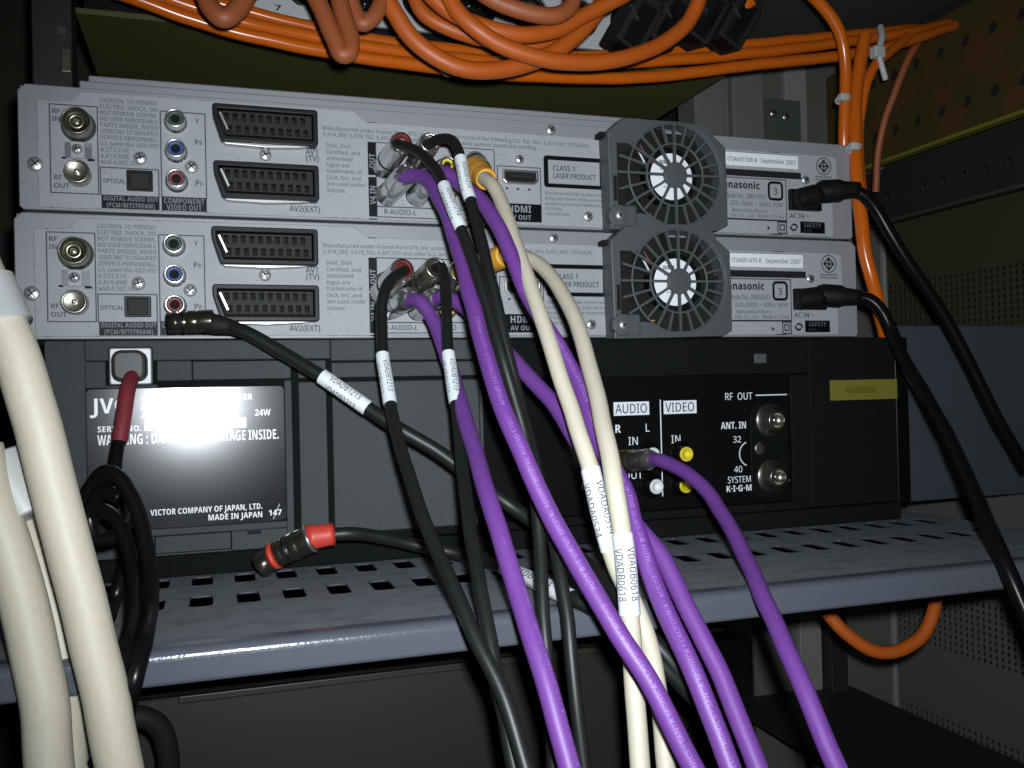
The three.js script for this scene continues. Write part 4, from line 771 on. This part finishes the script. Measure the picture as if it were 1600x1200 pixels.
{ // orange network cables
  const o = (label, pts, r = 3, m = orangeMat) => cable(label, ORG, 'network cable', 'orange_cable', pts, r, m, 120);
  o('lowest orange cable of the long bundle sagging over the dvd recorders', [[36.9, 100.2, -2.0], [55.3, 95.7, -4.0], [71.7, 91.8, -6.0], [100.1, 87.1, -8.0], [136.2, 84.0, -10.0], [174.6, 82.5, -12.0], [215.5, 82.3, -14.0], [259.1, 84.4, -16.0], [305.7, 89.1, -18.0], [347.2, 97.1, -20.0], [391.3, 106.2, -22.0], [448.9, 118.0, -26.0], [491.2, 129.9, -30.0], [541.9, 149.7, -40.0], [607.0, 175.1, -60.0]], 3.3);
  o('second lowest orange cable of the long bundle, glossy highlight at its left', [[47.4, 103.5, -4.0], [71.7, 98.6, -8.0], [95.9, 94.2, -10.0], [124.5, 92.5, -14.0], [162.5, 90.0, -16.0], [203.0, 89.9, -18.0], [249.8, 91.5, -20.0], [300.1, 98.2, -22.0], [349.8, 106.5, -24.0], [404.6, 117.6, -28.0], [458.8, 129.9, -32.0], [501.8, 140.6, -36.0], [562.8, 160.9, -50.0]], 3.3);
  o('upper orange cable of the long bundle, against the patch panel', [[83.2, 106.7, -20.0], [116.2, 101.7, -22.0], [151.1, 98.3, -24.0], [198.4, 97.8, -26.0], [252.9, 99.6, -28.0], [311.1, 106.5, -28.0], [362.1, 115.8, -30.0], [418.2, 127.4, -34.0], [473.7, 138.5, -38.0], [519.5, 148.9, -44.0]], 3);
  o('small orange loop hanging at the left end of the bundle', [[76.5, 87.2, 40.0], [79.9, 76.9, 44.0], [84.8, 72.9, 46.0], [90.5, 78.0, 44.0], [96.0, 89.5, 40.0]], 4.2, orangeDull);
  o('pointed orange loop hanging lowest over the first dvd recorder', [[118.4, 93.1, 44.0], [123.6, 81.1, 48.0], [128.7, 66.5, 52.0], [131.5, 59.6, 54.0], [134.2, 60.4, 54.0], [135.6, 66.7, 52.0], [133.2, 79.5, 48.0], [130.8, 94.6, 44.0]], 3.9, orangeDull);
  o('short orange loop right of the pointed loop', [[135.8, 97.0, 40.0], [138.6, 84.7, 42.0], [142.0, 77.6, 44.0], [146.5, 80.3, 44.0], [151.6, 90.1, 42.0], [154.4, 99.2, 40.0]], 3.6, orangeDull);
  o('wide orange loop whose bottom rests on the bundle, left of the large loops', [[149.8, 98.7, 40.0], [155.4, 86.6, 42.0], [163.0, 74.5, 43.0], [174.1, 66.1, 44.0], [188.7, 61.7, 44.0], [210.6, 65.0, 42.0], [230.4, 74.1, 40.0], [244.4, 84.6, 38.0], [257.6, 99.7, 36.0], [262.6, 110.9, 36.0]], 4, orangeLoop);
  o('large orange loop, outermost and lowest of the big coil', [[176.3, 97.4, 50.0], [181.8, 84.8, 52.0], [189.8, 76.4, 54.0], [203.8, 69.3, 54.0], [221.9, 65.8, 54.0], [241.4, 66.6, 52.0], [261.8, 71.0, 50.0], [284.1, 81.3, 46.0], [300.8, 94.3, 44.0], [307.5, 106.4, 44.0], [309.9, 116.1, 44.0]], 3.8, orangeLoop);
  o('orange loop in the middle of the big coil', [[166.2, 98.9, 44.0], [179.9, 86.5, 46.0], [194.0, 80.3, 48.0], [215.1, 78.4, 48.0], [232.2, 83.3, 46.0], [248.7, 93.7, 44.0], [266.1, 103.5, 44.0], [279.2, 112.4, 44.0]], 3.8, orangeLoop);
  o('orange loop near the top of the big coil, lying flat', [[186.2, 96.0, 56.0], [197.1, 88.0, 58.0], [211.1, 83.6, 60.0], [225.6, 83.5, 60.0], [233.9, 89.8, 58.0], [236.3, 102.0, 56.0]], 3.8, orangeDull);
  o('orange loop behind the big coil, its bottom near the patch panel', [[168.6, 109.7, 20.0], [173.9, 94.5, 22.0], [185.5, 87.7, 24.0], [204.2, 84.1, 24.0], [226.8, 83.3, 24.0], [244.3, 89.5, 22.0], [262.6, 103.7, 20.0], [273.7, 122.4, 20.0]], 3.6, orangeLoop);
  o('orange cable bending down from the top right over the bundle', [[399.6, 143.4, 0.0], [412.2, 134.6, 0.0], [422.4, 123.8, 0.0], [428.9, 111.9, -2.0], [431.8, 99.4, -4.0], [431.9, 81.3, -6.0], [433.7, 54.3, -10.0], [442.3, 32.3, -20.0]], 3.4);
  o('orange vertical cable beside the bent one, passing right of the dvd recorders', [[454.4, 125.0, -14.0], [448.6, 109.0, -12.0], [443.6, 91.1, -10.0], [437.0, 66.1, -4.0], [432.2, 41.1, 2.0], [430.7, 15.1, 6.0], [431.8, -8.7, 8.0], [437.3, -29.8, 8.0], [448.7, -54.2, 2.0], [457.8, -68.9, -6.0]], 3.9);
  o('orange cable leaving the bundle at the zip tie, outer right curve', [[501.4, 136.6, -30.0], [481.8, 122.8, -24.0], [465.5, 110.3, -20.0], [458.4, 96.4, -20.0], [455.7, 80.3, -22.0], [460.6, 59.2, -30.0], [471.6, 29.9, -40.0]], 3);
  o('thin dark orange cable farthest right, curving down the rail', [[530.1, 146.3, -50.0], [519.1, 131.6, -50.0], [511.5, 111.1, -54.0], [506.6, 91.2, -60.0], [505.8, 71.3, -66.0], [508.0, 46.7, -72.0]], 2.4, orangeDull);
  o('orange loop hanging under the shelf at the right', [[373.4, -193.8, 30.0], [381.1, -202.8, 32.0], [389.7, -214.1, 36.0], [402.2, -223.1, 40.0], [416.8, -224.9, 42.0], [432.9, -218.5, 42.0], [442.7, -207.7, 40.0], [449.5, -196.1, 36.0]], 3.5, orangeLoop);
}
{ // zip ties
  const z = thing('zip_tie', 'white zip tie with long tail on the orange bundle at the right', 'zip tie', [[473.1, 121.9, -24.0]][0], 'pale zip ties on the orange cables');
  put('strap', cableGeo([[478.0, 139.1, -28.0], [473.6, 129.2, -22.0], [468.7, 120.1, -20.0]], 2, 0, 1, 0, 20, 10), tieWhite, z);
  put('head', new RoundedBoxGeometry(7.6 * S, 7 * S, 6 * S, 2, 1 * S).translate(...V([[466.5, 118.3, -18.0]][0]).toArray()), tieWhite, z);
  put('tail', cableGeo([[466.9, 114.9, -17.0], [469.1, 108.0, -17.0], [472.1, 102.3, -18.0]], 1.8, 0, 1, 0, 20, 10), tieWhite, z);
  for (const [c, label] of [[[[425.9, 81.9, 0.0]][0], 'small pale zip tie head on the vertical orange cables'], [[[190.9, 78.6, -2.0]][0], 'small pale zip tie head under the middle of the orange bundle'], [[[425.9, 51.3, 8.0]][0], 'clear zip tie at the corner of the upper dvd recorder']]) {
    const q = thing('zip_tie', label, 'zip tie', c, 'pale zip ties on the orange cables');
    put('head', new RoundedBoxGeometry(4.8 * S, 4.4 * S, 4.4 * S, 2, 0.8 * S).translate(...V(c).toArray()), tieWhite, q);
    put('strap', new THREE.TorusGeometry(3.9 * S, 0.9 * S, 6, 20).rotateX(1.2).translate(...V([c[0] + 3, c[1] + 0.5, c[2] - 4]).toArray()), tieWhite, q);
  }
}
scene.traverse((o) => { if (o.isMesh) o.castShadow = o.receiveShadow = true; });
renderer.render(scene, camera);
